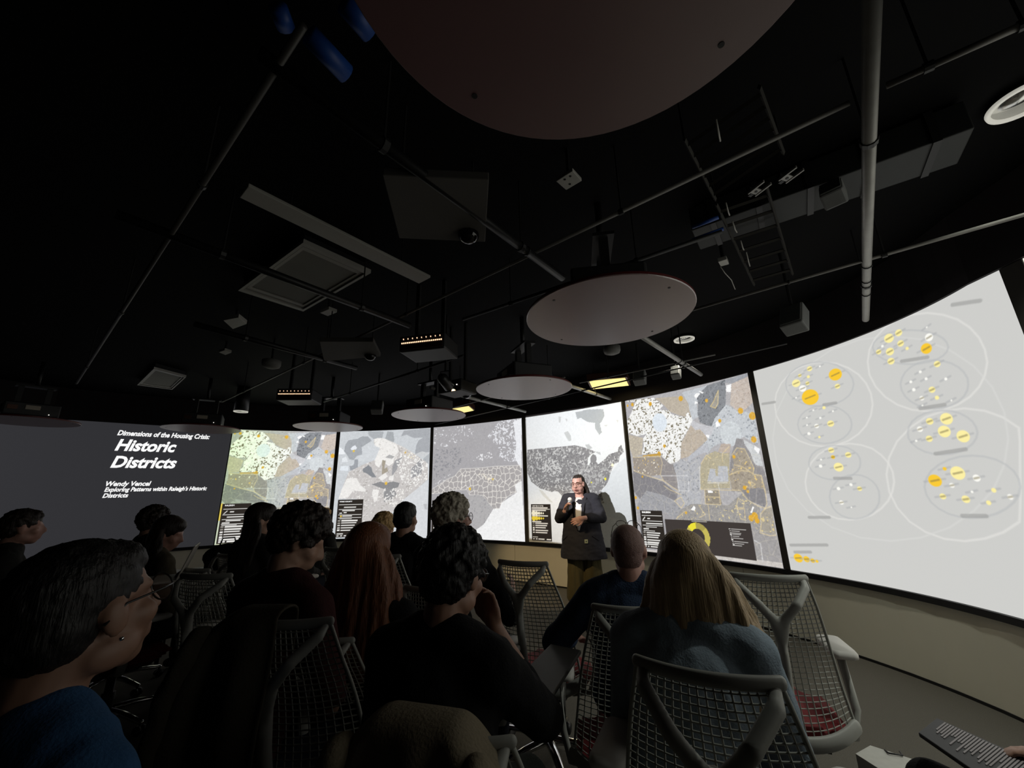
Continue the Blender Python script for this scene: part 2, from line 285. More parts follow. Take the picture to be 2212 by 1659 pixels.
USA=[('p',(140,140,143),[18,726,358,723,522,726,593,711,647,692,700,674,726,661,650,620,647,578,675,584,728,588,744,569,808,603,854,635,930,649,941,676,967,694,982,642,943,615,930,575,888,565,853,506,840,460,799,421,753,382,758,343,770,297,745,297,715,343,656,364,582,344,508,338,454,374,374,343,327,383,256,381,141,409,45,464,8,536,6,655]),('s',(205,206,208),0.26,[18,726,358,723,522,726,593,711,647,692,700,674,726,661,650,620,647,578,675,584,728,588,744,569,808,603,854,635,930,649,941,676,967,694,982,642,943,615,930,575,888,565,853,506,840,460,799,421,753,382,758,343,770,297,745,297,715,343,656,364,582,344,508,338,454,374,374,343,327,383,256,381,141,409,45,464,8,536,6,655]),('s',(120,120,124),0.15,[18,726,358,723,522,726,593,711,647,692,700,674,726,661,650,620,647,578,675,584,728,588,744,569,808,603,854,635,930,649,941,676,967,694,982,642,943,615,930,575,888,565,853,506,840,460,799,421,753,382,758,343,770,297,745,297,715,343,656,364,582,344,508,338,454,374,374,343,327,383,256,381,141,409,45,464,8,536,6,655]),('s',(210,211,213),0.35,[238,647,353,640,386,534,262,502,137,553]),('s',(178,179,181),0.35,[525,571,675,584,827,541,786,462,676,397,590,441]),('p',(232,236,238),[650,620,698,653,724,644,697,639,673,619,660,570,642,568]),('p',(140,140,143),[698,646,728,636,735,608,719,581,675,584,673,619]),('p',(178,183,187),[556,981,690,986,834,970,838,918,808,878,789,866,801,800,777,781,741,835,745,875,673,891,610,929,571,926]),('p',(198,202,204),[426,831,467,842,494,802,496,764,471,759,444,799]),('p',(205,208,210),[378,969,403,962,395,916,375,922]),('p',(205,208,210),[448,941,473,938,462,916]),('p',(192,196,199),[631,722,668,723,702,688,656,684]),('p',(192,196,199),[717,665,770,655,776,633,743,649]),('p',(216,218,216),[125,402,167,390,272,297,241,304,170,349]),('p',(222,228,234),[853,506,930,569,1006,611,1014,168,795,206,770,297,752,376,807,421]),('p',(205,209,211),[823,851,866,850,847,834]),('p',(205,209,211),[941,873,962,874,955,850]),('c',(238,232,70),13,[799,463]),('c',(232,226,90),9,[667,442]),('c',(250,245,215),16,[873,557])]
BUB=[((250,203,55),27,367,872),((250,203,55),37,241,798),((250,203,55),19,718,860),((250,203,55),21,618,400),((250,203,55),19,43,58),((250,203,55),13,78,58),((250,203,55),9,103,55),((250,203,55),6,120,55),((250,203,55),8,279,512),((250,203,55),6,659,439),((253,240,165),12,266,932),((253,240,165),8,217,913),((253,240,165),7,253,896),((253,240,165),19,193,880),((253,240,165),9,243,866),((253,240,165),11,364,818),((253,240,165),7,289,736),((253,240,165),14,301,660),((253,240,165),5,242,607),((253,240,165),12,278,543),((253,240,165),12,341,516),((253,240,165),19,292,467),((253,240,165),9,353,374),((253,240,165),18,603,948),((253,240,165),13,642,954),((253,240,165),12,638,912),((253,240,165),6,655,885),((253,240,165),15,593,896),((253,240,165),10,553,910),((253,240,165),13,587,858),((253,240,165),11,737,795),((253,240,165),11,695,713),((253,240,165),12,657,606),((253,240,165),20,712,605),((253,240,165),20,693,564),((253,240,165),20,746,540),((253,240,165),11,639,546),((253,240,165),22,695,423),((253,240,165),10,628,346),((253,240,165),12,695,338),((253,240,165),7,784,367),((253,240,165),7,758,329),((253,240,165),7,703,682),((253,252,245),16,217,847),((253,252,245),4,312,929),((253,252,245),4,179,810),((253,252,245),10,241,659),((253,252,245),7,201,629),((253,252,245),4,242,734),((253,252,245),4,322,713),((253,252,245),4,207,705),((253,252,245),5,264,693),((253,252,245),4,201,670),((253,252,245),7,220,476),((253,252,245),4,228,505),((253,252,245),7,272,375),((253,252,245),6,324,391),((253,252,245),9,271,316),((253,252,245),3,305,297),((253,252,245),14,738,895),((253,252,245),3,741,932),((253,252,245),5,572,927),((253,252,245),5,675,786),((253,252,245),5,634,760),((253,252,245),5,687,756),((253,252,245),5,749,737),((253,252,245),6,636,729),((253,252,245),8,654,692),((253,252,245),3,745,662),((253,252,245),3,649,666),((253,252,245),10,618,584),((253,252,245),4,595,544),((253,252,245),8,666,383),((253,252,245),11,746,405),((253,252,245),4,720,362),((253,252,245),8,824,348)]
RINGS=[(1,[480,709,463,666,436,629,399,598,354,575,304,563,251,562,199,575,151,601,113,639,86,688,71,743,74,800,92,853,125,899,170,933,222,951,278,954,332,943,382,919,424,885,457,844,476,800,484,754,480,709]),(1,[891,749,871,714,842,684,804,660,759,644,711,637,659,642,611,658,567,687,532,727,508,776,497,830,503,884,522,932,557,971,601,996,651,1005,705,999,758,980,805,950,846,913,875,872,892,830,897,788,891,749]),(1,[483,399,468,362,445,327,413,296,375,270,332,253,287,245,243,247,204,261,172,286,150,321,138,363,141,408,157,453,184,494,221,528,264,551,311,563,357,563,399,552,436,533,462,505,480,473,487,437,483,399]),(1,[872,411,857,363,841,318,826,278,772,243,714,218,654,203,595,203,542,220,499,253,470,301,457,361,463,427,488,492,530,550,586,594,647,623,713,633,776,628,834,608,880,579,914,542,904,504,888,459,872,411]),(2,[874,516,837,441,782,368,708,302,621,243,522,199,418,175,312,176,211,209,124,275,59,372,28,494,33,628,76,759,155,870,259,948,376,987,497,987,611,954,711,898,789,828,847,751,880,672,889,593,874,516]),(0,[429,809,418,786,401,767,375,753,345,744,309,742,272,746,236,758,203,776,175,800,155,828,145,858,145,888,155,916,176,937,205,952,239,959,278,958,316,949,351,933,382,912,405,887,422,861,430,834,429,809]),(0,[383,642,375,622,359,604,339,590,314,580,287,575,258,575,230,582,204,594,183,611,167,632,161,656,161,680,170,703,186,723,208,738,236,747,264,750,295,746,322,737,346,723,364,705,378,685,384,664,383,642]),(0,[380,480,374,462,361,446,341,432,318,421,292,415,264,413,238,417,214,425,195,438,180,455,172,475,174,495,182,515,196,533,217,548,242,557,268,562,296,562,322,556,346,546,363,532,376,516,382,498,380,480]),(0,[418,342,411,319,397,298,379,280,357,265,333,255,308,250,283,252,262,260,245,273,233,292,228,315,229,340,238,365,253,388,272,407,296,421,322,430,347,432,371,428,391,418,407,403,417,385,421,364,418,342]),(0,[789,838,780,825,764,816,742,811,714,811,683,815,650,824,618,837,588,855,563,875,546,897,537,918,536,938,545,953,563,964,588,968,618,967,651,959,686,946,717,930,745,911,767,891,782,872,789,854,789,838]),(0,[812,700,803,682,787,666,766,654,741,647,713,644,684,647,658,656,633,671,614,690,601,712,595,737,597,761,608,783,625,801,647,813,675,819,704,818,733,811,759,798,782,782,800,762,811,742,816,720,812,700]),(0,[792,546,783,529,767,513,746,501,722,492,695,487,666,487,638,492,613,502,593,517,579,536,572,557,575,578,584,598,600,616,622,629,650,637,679,639,708,635,736,627,758,615,776,599,788,582,793,564,792,546]),(0,[861,377,849,354,829,333,801,313,770,297,734,285,697,279,662,280,630,288,604,304,586,325,578,351,579,379,592,407,614,433,645,454,679,468,717,476,755,476,789,470,820,458,843,441,858,422,864,400,861,377])]
TXTS=[(16,814,76,811),(846,966,930,937),(126,246,209,251),(291,750,341,747),(639,657,720,653),(624,845,713,829),(266,420,329,417),(645,492,741,498),(670,284,739,288),(33,83,101,92),(21,113,175,131)]
class Canvas:
    """a flat picture drawn point by point, kept as a colour attribute on the screen's own grid"""
    def __init__(s, wd, ht, bg, seed=1):
        s.w, s.h = wd, ht; s.a = np.empty((ht, wd, 3)); s.a[:] = bg
        u = np.linspace(0, 1000, wd); v = np.linspace(0, 1000, ht); s.U, s.V = np.meshgrid(u, v)
        s.rng = np.random.default_rng(seed)
    def inside(s, c):
        P = np.array(c, float).reshape(-1, 2); m = np.zeros(s.U.shape, bool); n = len(P)
        for i in range(n):
            x0, y0 = P[i]; x1, y1 = P[(i + 1) % n]
            if y0 == y1: continue
            cr = ((y0 > s.V) != (y1 > s.V)) & (s.U < (x1 - x0) * (s.V - y0) / (y1 - y0) + x0)
            m ^= cr
        return m
    def poly(s, col, c): s.a[s.inside(c)] = col
    def rect(s, col, u0, v0, u1, v1): s.a[(s.U >= u0) & (s.U <= u1) & (s.V >= v0) & (s.V <= v1)] = col
    def dist(s, c):
        P = np.array(c, float).reshape(-1, 2); D = np.full(s.U.shape, 1e9)
        for i in range(len(P) - 1):
            a, b = P[i], P[i + 1]; d = b - a; L = max(d @ d, 1e-6)
            t = np.clip(((s.U - a[0]) * d[0] + (s.V - a[1]) * d[1]) / L, 0, 1)
            D = np.minimum(D, np.hypot(s.U - a[0] - t * d[0], s.V - a[1] - t * d[1]))
        return D
    def line(s, col, wdt, c, alpha=1.0):
        k = np.clip(1.0 - (s.dist(c) - wdt * 0.5) / 4.0, 0, 1)[..., None] * alpha
        s.a = s.a * (1 - k) + np.array(col) * k
    def spot(s, col, r, c):
        D = np.hypot(s.U - c[0], s.V - c[1]); k = np.clip((r - D) / 3.0 + 0.5, 0, 1)[..., None]
        s.a = s.a * (1 - k) + np.array(col) * k
    def speck(s, col, dens, c):
        m = s.inside(c)
        def up(k): q = s.rng.random((s.h // k + 2, s.w // k + 2)); return np.kron(q, np.ones((k, k)))[:s.h, :s.w]
        f = 1.0 * up(2) + 0.35 * up(4) + 0.9 * up(1); f = 0.5 * f + 0.125 * (np.roll(f, 1, 0) + np.roll(f, -1, 0) + np.roll(f, 1, 1) + np.roll(f, -1, 1))
        for _ in range(1): f = 0.4 * f + 0.15 * (np.roll(f, 1, 0) + np.roll(f, -1, 0) + np.roll(f, 1, 1) + np.roll(f, -1, 1))
        th = np.quantile(f, min(0.97, dens * 1.15)); k = (np.clip((th - f) / 0.10 + 0.2, 0, 1) * m * 0.92)[..., None]
        s.a = s.a * (1 - k) + np.array(col) * k
    def grain(s, amp):
        n = s.rng.normal(0, 1, (s.h, s.w)); q = s.rng.normal(0, 1, (s.h // 3 + 1, s.w // 3 + 1)); q = np.kron(q, np.ones((3, 3)))[:s.h, :s.w]
        s.a *= (1 + amp * (0.6 * n + 0.6 * q))[..., None]
    def cells(s, col, c, g=48, alpha=1.0, wdt=2.5):
        m = s.inside(c); P = np.array(c, float).reshape(-1, 2); lo, hi = P.min(0), P.max(0)
        pts = []
        y = lo[1]
        while y < hi[1]:
            x = lo[0]
            while x < hi[0]:
                pts.append((x + s.rng.uniform(0, g * 0.8), y + s.rng.uniform(0, g * 0.8))); x += g
            y += g
        d1 = np.full(s.U.shape, 1e9); d2 = d1.copy()
        for x, y in pts:
            d = np.hypot(s.U - x, s.V - y); n1 = np.minimum(d, d1); d2 = np.minimum(d2, np.maximum(d, d1)); d1 = n1
        k = (np.clip(1 - (d2 - d1 - wdt) / 4, 0, 1) * m * alpha)[..., None]
        s.a = s.a * (1 - k) + np.array(col) * k
    def draw(s, L):
        for e in L:
            if e[0] == 'p': s.poly(e[1], e[2])
            elif e[0] == 'l': s.line(e[1], e[2] * 0.35, e[3], 0.7)
            elif e[0] == 'c': s.spot(e[1], e[2] * (0.72 if e[2] < 50 else 1.0), e[3])
            elif e[0] == 's': s.speck(e[1], e[2], e[3])
            elif e[0] == 'v': s.cells(e[1], e[3])
    def legend(s, u0, v0, u1, v1, kind):
        s.rect((46, 41, 37), u0, v0, u1, v1); W, H = u1 - u0, v1 - v0
        wt = (232, 230, 226); gr = (150, 146, 140)
        def bar(x, y, l, t=0.012, col=wt):
            s.rect(col, u0 + W * x, v0 + H * (y - t), u0 + W * (x + l), v0 + H * (y + t))
        bar(0.05, 0.865, 0.9, 0.004); 
        if kind == 0:
            s.line(wt, 3, (u0 + W * 0.09, v0 + H * 0.745, u0 + W * 0.19, v0 + H * 0.815)); bar(0.3, 0.785, 0.13)
            bar(0.05, 0.715, 0.9, 0.004); bar(0.22, 0.655, 0.74, 0.015); bar(0.05, 0.60, 0.9, 0.003)
            bar(0.2, 0.56, 0.5); bar(0.08, 0.51, 0.25); bar(0.05, 0.48, 0.88, 0.003); bar(0.08, 0.455, 0.5, 0.008)
            y0, n = 0.41, 6
        elif kind == 1:
            bar(0.25, 0.795, 0.46); bar(0.05, 0.735, 0.9, 0.004); bar(0.2, 0.70, 0.48); bar(0.1, 0.64, 0.1); bar(0.25, 0.645, 0.12)
            bar(0.05, 0.59, 0.9, 0.004); s.spot((235, 205, 90), 9, (u0 + W * 0.16, v0 + H * 0.555)); bar(0.22, 0.555, 0.36); bar(0.05, 0.515, 0.9, 0.004); bar(0.12, 0.49, 0.46, 0.008)
            y0, n = 0.44, 5
        else:
            bar(0.05, 0.905, 0.78, 0.014); bar(0.05, 0.83, 0.7)
            for q, cc in ((0.75, (245, 243, 225)), (0.61, (238, 214, 70))):
                for i, (x, r) in enumerate(((0.12, 21), (0.27, 16), (0.40, 12), (0.51, 9), (0.61, 7))): s.spot(cc, r, (u0 + W * x, v0 + H * q))
            bar(0.05, 0.68, 0.8); bar(0.05, 0.52, 0.45)
            y0, n = 0.475, 5
        for i in range(n):
            y = y0 - i * 0.063
            bar(0.06, y, 0.09, 0.018, wt if i > 1 else gr); bar(0.2, y, 0.62 - 0.1 * ((i * 7) % 3) * 0.5, 0.016)
        bar(0.05, 0.135, 0.9, 0.003); bar(0.05, 0.095, 0.25, 0.008)
        for x, l in ((0.06, 0.07), (0.2, 0.07), (0.33, 0.3), (0.74, 0.2)): bar(x, 0.045, l, 0.018)
    def linear(s):
        x = np.clip(s.a, 0, 255) / 255.0
        return np.where(x < 0.04045, x / 12.92, ((x + 0.055) / 1.055) ** 2.4)
def screen(name, t0, t1, cv, emit, label, group=None, off=0.016, back=-0.02):
    W, H = cv.w, cv.h
    ts = np.linspace(t0, t1, W); zs = np.linspace(ZB, ZT, H)
    r = np.array([rw(t) for t in ts]) - off
    X = CX + r * np.cos(ts); Y = CY + r * np.sin(ts)
    co = np.empty((H, W, 3)); co[..., 0] = X; co[..., 1] = Y; co[..., 2] = zs[:, None]
    co = co.reshape(-1, 3); n0 = H * W
    # rim and back of the screen sheet
    edge = [(0, i) for i in range(W)] + [(j, W - 1) for j in range(1, H)] + [(H - 1, i) for i in range(W - 2, -1, -1)] + [(j, 0) for j in range(H - 2, 0, -1)]
    r2 = np.array([rw(t) for t in ts]) - back
    bk = [(CX + r2[i] * math.cos(ts[i]), CY + r2[i] * math.sin(ts[i]), zs[j]) for j, i in edge]
    idx = np.arange(n0).reshape(H, W)
    q = np.stack([idx[:-1, :-1], idx[:-1, 1:], idx[1:, 1:], idx[1:, :-1]], -1).reshape(-1, 4)
    nE = len(edge); e = np.array([idx[j, i] for j, i in edge]); b = n0 + np.arange(nE)
    sd = np.stack([e, b, np.roll(b, -1), np.roll(e, -1)], -1)
    qq = np.concatenate([q, sd]).astype(np.int32)
    V = np.concatenate([co, np.array(bk)])
    me = bpy.data.meshes.new(name); me.vertices.add(len(V)); me.vertices.foreach_set('co', V.astype(np.float32).ravel())
    me.loops.add(qq.size); me.loops.foreach_set('vertex_index', qq.ravel())
    me.polygons.add(len(qq)); me.polygons.foreach_set('loop_start', np.arange(0, qq.size, 4, dtype=np.int32))
    me.update(calc_edges=True); me.validate()
    at_ = me.attributes.new('picture', 'FLOAT_COLOR', 'POINT')
    C4 = np.ones((len(V), 4), np.float32); C4[:n0, :3] = cv.linear().reshape(-1, 3); C4[n0:, :3] = 0.01
    at_.data.foreach_set('color', C4.ravel())
    o = link(name, me, screen_mat('projected_picture' if emit else 'lit_picture', emit))
    return tag(o, label, 'screen', group)
white_glow = mat('white_lettering', (0.9, 0.9, 0.9), 0.9, var=0.0, emit=(1, 1, 1, 0.95))
dull_white = mat('white_lettering_on_lit_screen', (0.85, 0.85, 0.83), 0.9, var=0.02)
def lettering(txt, parent, t0, z, width, name, m, shear=0.0, bold=0.0, height=None, off=0.019):
    cu = bpy.data.curves.new('tmp', 'FONT'); cu.body = txt; cu.size = 1.0; cu.shear = shear; cu.offset = bold; cu.resolution_u = 3
    ob = bpy.data.objects.new('tmp', cu); COL.objects.link(ob)
    dg = bpy.context.evaluated_depsgraph_get(); me = bpy.data.meshes.new_from_object(ob.evaluated_get(dg))
    bpy.data.objects.remove(ob); bpy.data.curves.remove(cu)
    xs = [v.co.x for v in me.vertices]; x0, x1 = min(xs), max(xs); k = width / (x1 - x0)
    ky = k if height is None else height / 0.7
    r = rw(t0)
    bm = bmesh.new(); bm.from_mesh(me)
    ex = bmesh.ops.extrude_face_region(bm, geom=bm.faces[:])
    for g in ex['geom']:
        if isinstance(g, bmesh.types.BMVert): g.co.z += 1.0
    for v in bm.verts:
        o_ = off + (0.002 if v.co.z > 0.5 else -0.002)
        v.co = wp(t0 - (v.co.x - x0) * k / r, z + v.co.y * ky, o_)
    bmesh.ops.recalc_face_normals(bm, faces=bm.faces[:])
    me2 = bpy.data.meshes.new(name); bm.to_mesh(me2); bm.free(); bpy.data.meshes.remove(me)
    return link(name, me2, m, parent)

T1 = (2.083, 1.750); T2 = (1.736, 1.382); T3 = (1.3685, 0.995); T4 = (0.9805, 0.632); T5 = (0.6195, 0.309); T6 = (0.297, -0.083); T7 = (-0.105, -0.49)
# title slide
cv = Canvas(60, 12, (46, 46, 49))
cv.a *= np.clip(1.0 + 0.12 * (1 - cv.U[..., None] / 1000), 0.9, 1.2)
slide = screen('title_screen', 2.80, 2.0865, cv, True, 'dark grey title slide with white slanted lettering on the curved wall')
for tx, t0, z, wd, ht, nm in (('Dimensions of the Housing Crisis:', 2.367, 2.452, 1.235, 0.080, 'heading_text'), ('Historic', 2.365, 2.205, 0.775, 0.180, 'title_text'), ('Districts', 2.3655, 1.93, 0.825, 0.180, 'title_text'),
                          ('Wendy Vencel', 2.366, 1.635, 0.545, 0.072, 'name_text'), ("Exploring Patterns within Raleigh's Historic", 2.366, 1.548, 1.32, 0.064, 'caption_text'), ('Districts', 2.367, 1.455, 0.30, 0.064, 'caption_text')):
    lettering(tx, slide, t0, z, wd, nm, white_glow, shear=0.26, bold=0.034, height=ht)
def title(p, T, u, v, wd, tx, m=None):
    lettering(tx, p, T[0] + (T[1] - T[0]) * u, ZB + (ZT - ZB) * v, wd, 'title_text', m or white_glow, bold=0.02)
# maps
cv = Canvas(210, 230, (180, 178, 180), 3); cv.draw(RALEIGH); cv.cells((226, 218, 198), (0, 0, 1000, 0, 1000, 560, 0, 560), 62, 0.32, 0.5); cv.cells((214, 216, 220), (380, 560, 1000, 560, 1000, 1000, 560, 1000), 50, 0.25, 0.5); cv.grain(0.035)
g = np.clip(1 - cv.U / 620, 0, 1)[..., None]; cv.a *= 1 + g * (np.array([-0.06, 0.03, -0.14])); cv.a += 8  # overlapping projector's colour cast, painted into the left part of the picture
cv.rect((196, 200, 170), 0, 0, 1000, 8); cv.rect((230, 205, 90), 0, 200, 10, 340); cv.rect((205, 215, 190), 0, 0, 12, 200)
cv.legend(14, 8, 254, 338, 0)
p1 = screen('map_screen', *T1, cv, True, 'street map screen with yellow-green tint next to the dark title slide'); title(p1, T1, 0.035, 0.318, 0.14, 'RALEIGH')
cv = Canvas(200, 230, (206, 210, 214), 4); cv.draw(WAKE); cv.grain(0.02); cv.legend(38, 9, 296, 348, 1)
p2 = screen('map_screen', *T2, cv, True, 'county map screen with a pale patchwork county and one yellow dot'); title(p2, T2, 0.055, 0.324, 0.24, 'WAKE COUNTY')
cv = Canvas(200, 230, (172, 170, 173), 5); cv.draw(NCAR); cv.grain(0.02); cv.legend(9, 6, 305, 326, 1); cv.spot((235, 205, 60), 16, (52, 205))
p3 = screen('map_screen', *T3, cv, True, 'state map screen with counties outlined in white above a pale sea'); title(p3, T3, 0.025, 0.303, 0.32, 'NORTH CAROLINA')
cv = Canvas(220, 250, (232, 236, 240), 6); cv.draw(USA); cv.grain(0.012); cv.legend(35, 14, 246, 286, 2)
p4 = screen('map_screen', *T4, cv, False, 'country map screen with a dark grey landmass behind the standing speaker'); title(p4, T4, 0.05, 0.268, 0.21, 'UNITED STATES', dull_white)
cv = Canvas(260, 300, (180, 178, 180), 3); cv.draw(RALEIGH); cv.cells((226, 218, 198), (0, 0, 1000, 0, 1000, 560, 0, 560), 62, 0.32, 0.5); cv.cells((214, 216, 220), (380, 560, 1000, 560, 1000, 1000, 560, 1000), 50, 0.25, 0.5); cv.grain(0.035); cv.legend(38, 22, 226, 252, 0)
cv.rect((64, 58, 56), 240, 20, 850, 203)
D = np.hypot((cv.U - 482) / 86, (cv.V - 111) / 80); A = np.degrees(np.arctan2(cv.V - 111, cv.U - 482))
cv.a[(D < 1) & (D > 0.57)] = (198, 185, 92); cv.a[(D < 1) & (D > 0.57) & (A > 95) & (A < 140)] = (238, 226, 60); cv.a[(D < 1) & (D > 0.57) & (A > 40) & (A < 95)] = (170, 158, 84)
cv.rect((190, 186, 182), 450, 196, 560, 199)
for i in range(10): cv.rect((222, 219, 215), 706 + i * 1.2, 164 - i * 9, 716 + i * 1.2, 168 - i * 9); cv.rect((190, 187, 184), 720 + i, 164.5 - i * 9, 720 + (96, 54, 60, 58, 48, 70, 66, 98, 68, 56)[i], 167.5 - i * 9)
p5 = screen('map_screen', *T5, cv, True, 'street map screen with a dark pop-up box holding a yellow ring chart'); title(p5, T5, 0.055, 0.236, 0.12, 'RALEIGH')
cv = Canvas(380, 380, (206, 206, 203), 7)
for kd, pts in RINGS:
    if kd == 0: cv.line((186, 188, 189), 2.5, pts, 0.6)
    elif kd == 1: cv.line((226, 225, 221), 3, pts, 0.7)
    else: cv.line((216, 216, 213), 2, pts, 0.6)
for x0, y0, x1, y1 in TXTS: cv.line((158, 158, 156), 9, (x0, y0, x1, y1), 0.65)
for i, (col, r, x, y) in enumerate(BUB):
    cv.line((168, 170, 172), 3, (x - r - 14, y - 3, x + r + 12, y + 5), 0.45)
    cv.spot(col, r, (x, y))
    if r > 7: cv.line((120, 110, 80), 2.5, (x - r * 0.6, y - r * 0.1, x + r * 0.6, y + r * 0.12), 0.5)
p6 = screen('chart_screen', *T6, cv, True, 'pale grey bubble chart screen with yellow and cream dots in faint rings')
cv = Canvas(90, 90, (236, 235, 224), 8)
p7 = screen('chart_screen', *T7, cv, True, 'off-white screen beyond the bubble chart, cut off by a dark divider'); 
for a, b, lb in ((T1[1], T2[0], 'tinted street map and the county map'), (T2[1], T3[0], 'county map and the state map'), (T3[1], T4[0], 'state map and the country map'), (T4[1], T5[0], 'country map and the ring chart map'), (T5[1], T6[0], 'ring chart map and the bubble chart'), (T6[1], T7[0], 'bubble chart and the off-white screen')):
    n_ = band(b + 0.0004, a - 0.0004, ZB, ZT, -0.018, 0.020, 2).build('screen_divider', divider_m)
    tag(n_, 'narrow dark upright strip between the ' + lb, 'strip', 'strips between the screens')
# ------------------------------------------------------------------ under the ceiling
pipe_m = mat('grey_steel_pipe', (0.30, 0.295, 0.275), 0.45, 0.3, var=0.2, scale=14)
thin_m = mat('dull_steel_rail', (0.11, 0.105, 0.095), 0.5, 0.3, var=0.3, scale=14)
dpipe_m = mat('dark_steel_pipe', (0.022, 0.022, 0.022), 0.45, 0.6, var=0.2, scale=14)
black_m = mat('black_plastic', (0.012, 0.012, 0.013), 0.42, var=0.15)
dpipe2_m = mat('faint_steel_rail', (0.055, 0.052, 0.048), 0.5, 0.3, var=0.3, scale=9)
dgrey_m = mat('dark_grey_metal', (0.018, 0.018, 0.018), 0.5, 0.2, var=0.15)
grey_m = mat('grey_panel_fabric', (0.20, 0.195, 0.18), 0.9, var=0.1, scale=120, bump=0.1)
white_m = mat('white_painted_metal', (0.42, 0.41, 0.37), 0.45, var=0.05)
cream_m = mat('cream_sticker', (0.45, 0.40, 0.32), 0.6, var=0.1)
disc_m = mat('maroon_lacquer', (0.15, 0.060, 0.063), 0.36, var=0.08, scale=20, spec=0.9)
disc_m.node_tree.nodes['Principled BSDF'].inputs['IOR'].default_value = 2.1
edge_m = mat('dark_red_edge', (0.10, 0.012, 0.012), 0.4, var=0.1)
chrome_m = mat('chrome', (0.75, 0.75, 0.75), 0.12, 1.0, var=0.03)
blue_m = mat('blue_sleeve', (0.01, 0.06, 0.28), 0.5, var=0.2)
led_w = mat('white_status_light', (0.9, 0.9, 0.9), 0.4, var=0, emit=(1, 0.95, 0.85, 3.0))
led_o = mat('amber_vent_glow', (0.5, 0.2, 0.1), 0.4, var=0, emit=(1, 0.62, 0.38, 1.6))
lamp_y = mat('yellow_lit_diffuser', (0.9, 0.8, 0.4), 0.5, var=0.05, emit=(1.0, 0.83, 0.28, 0.92))
copper_m = mat('brown_metal', (0.10, 0.045, 0.03), 0.4, 0.5, var=0.2)

ZG = 2.72
def hang(mb, p, r=0.004, z1=ZC):                       # a hanger rod up to the ceiling
    mb.tube([p, (p[0], p[1], z1)], r, 6)
def pipe(name, a, b, z, r, m, label, cat='pipe', group=None, clamps=(), mt=None):
    A, B = at(*a, z), at(*b, z); o = empty(name, A.lerp(B, 0.5), 0, label, cat, group)
    off = -Vector(o.location)
    t = MB(); t.tube([A + off, B + off], r, 12); t.build('tube', m, o, True)
    n = max(2, int((B - A).length / 1.6))
    for i in range(n):
        k = (i + 0.5) / n; p = A.lerp(B, k) + off
        h_ = MB(); h_.tube([p, (p.x, p.y, ZC - A.z + 0.0)], 0.005, 6); d = (B - A).normalized()
        h_.tube([p - d * 0.012, p + d * 0.012], r + 0.006, 10); h_.build('hanger', mt or dgrey_m, o)
    for k in clamps:
        p = A.lerp(B, k) + off; d = (B - A).normalized(); c = MB()
        c.tube([p - d * 0.004, p + d * 0.004], r + 0.005, 12); c.build('cable_tie', black_m, o)
    return o
pipe('ceiling_pipe', (1886, -120), (1870, 690), ZG, 0.0235, pipe_m, 'thick grey steel pipe wrapped with black ties, ending above the bubble chart', clamps=(0.64, 0.72, 0.80))
pipe('ceiling_pipe', (1290, 665), (1514, 809), ZG, 0.0235, pipe_m, 'grey steel pipe reaching the wall above the ring chart map', clamps=(0.7,))
pipe('ceiling_pipe', (1120, 797), (1326, 864), ZG, 0.0235, pipe_m, 'grey steel pipe reaching the wall beside the larger yellow lamp', clamps=(0.6, 0.75))
pipe('ceiling_pipe', (930, 838), (1135, 889), ZG, 0.0235, pipe_m, 'grey steel pipe reaching the wall above the state map')
pipe('ceiling_pipe', (560, 115), (1215, 600), ZG, 0.0235, dpipe_m, 'long dark steel pipe crossing above the large grey hanging panel', clamps=(0.78,))
pipe('ceiling_pipe', (250, 462), (885, 703), ZG, 0.0235, dpipe_m, 'dark steel pipe crossing in front of the square air diffuser')
pipe('ceiling_pipe', (420, 700), (770, 795), ZG, 0.0235, dpipe_m, 'dark steel pipe between the small white plates and the far wall')
pipe('ceiling_pipe', (655, 55), (165, 828), ZG, 0.012, dpipe2_m, 'thin pale rail running from the blue sleeves towards the title slide')
pipe('ceiling_rail', (2330, 0), (1915, 185), ZG, 0.011, thin_m, 'thin steel rail meeting the thick pipe near the big round downlight', 'rail')
pipe('ceiling_rail', (1835, 222), (480, 868), ZG + 0.03, 0.010, thin_m, 'very long thin steel rail crossing above the round hanging discs', 'rail')
pipe('ceiling_rail', (2330, 430), (1250, 740), ZG, 0.010, thin_m, 'thin steel rail crossing below the cable ladder', 'rail', clamps=(0.42,))
pipe('ceiling_rail', (1545, 766), (1252, 827), ZG, 0.009, thin_m, 'thin steel rail above the larger yellow lamp', 'rail')
pipe('ceiling_rail', (1700, 742), (940, 917), ZG - 0.02, 0.009, dpipe_m, 'thin dark rail curving past just above the screens', 'rail')
pipe('ceiling_rail', (1560, 500), (1000, 690), ZG + 0.05, 0.012, dpipe_m, 'dark rail behind the nearer large hanging disc', 'rail')
pipe('ceiling_rail', (1000, 768), (700, 868), ZG, 0.012, dpipe_m, 'dark rail just in front of the amber-lit projector', 'rail')
pipe('ceiling_rail', (1220, 815), (890, 905), ZG, 0.011, thin_m, 'pale rail behind the two far round discs', 'rail')

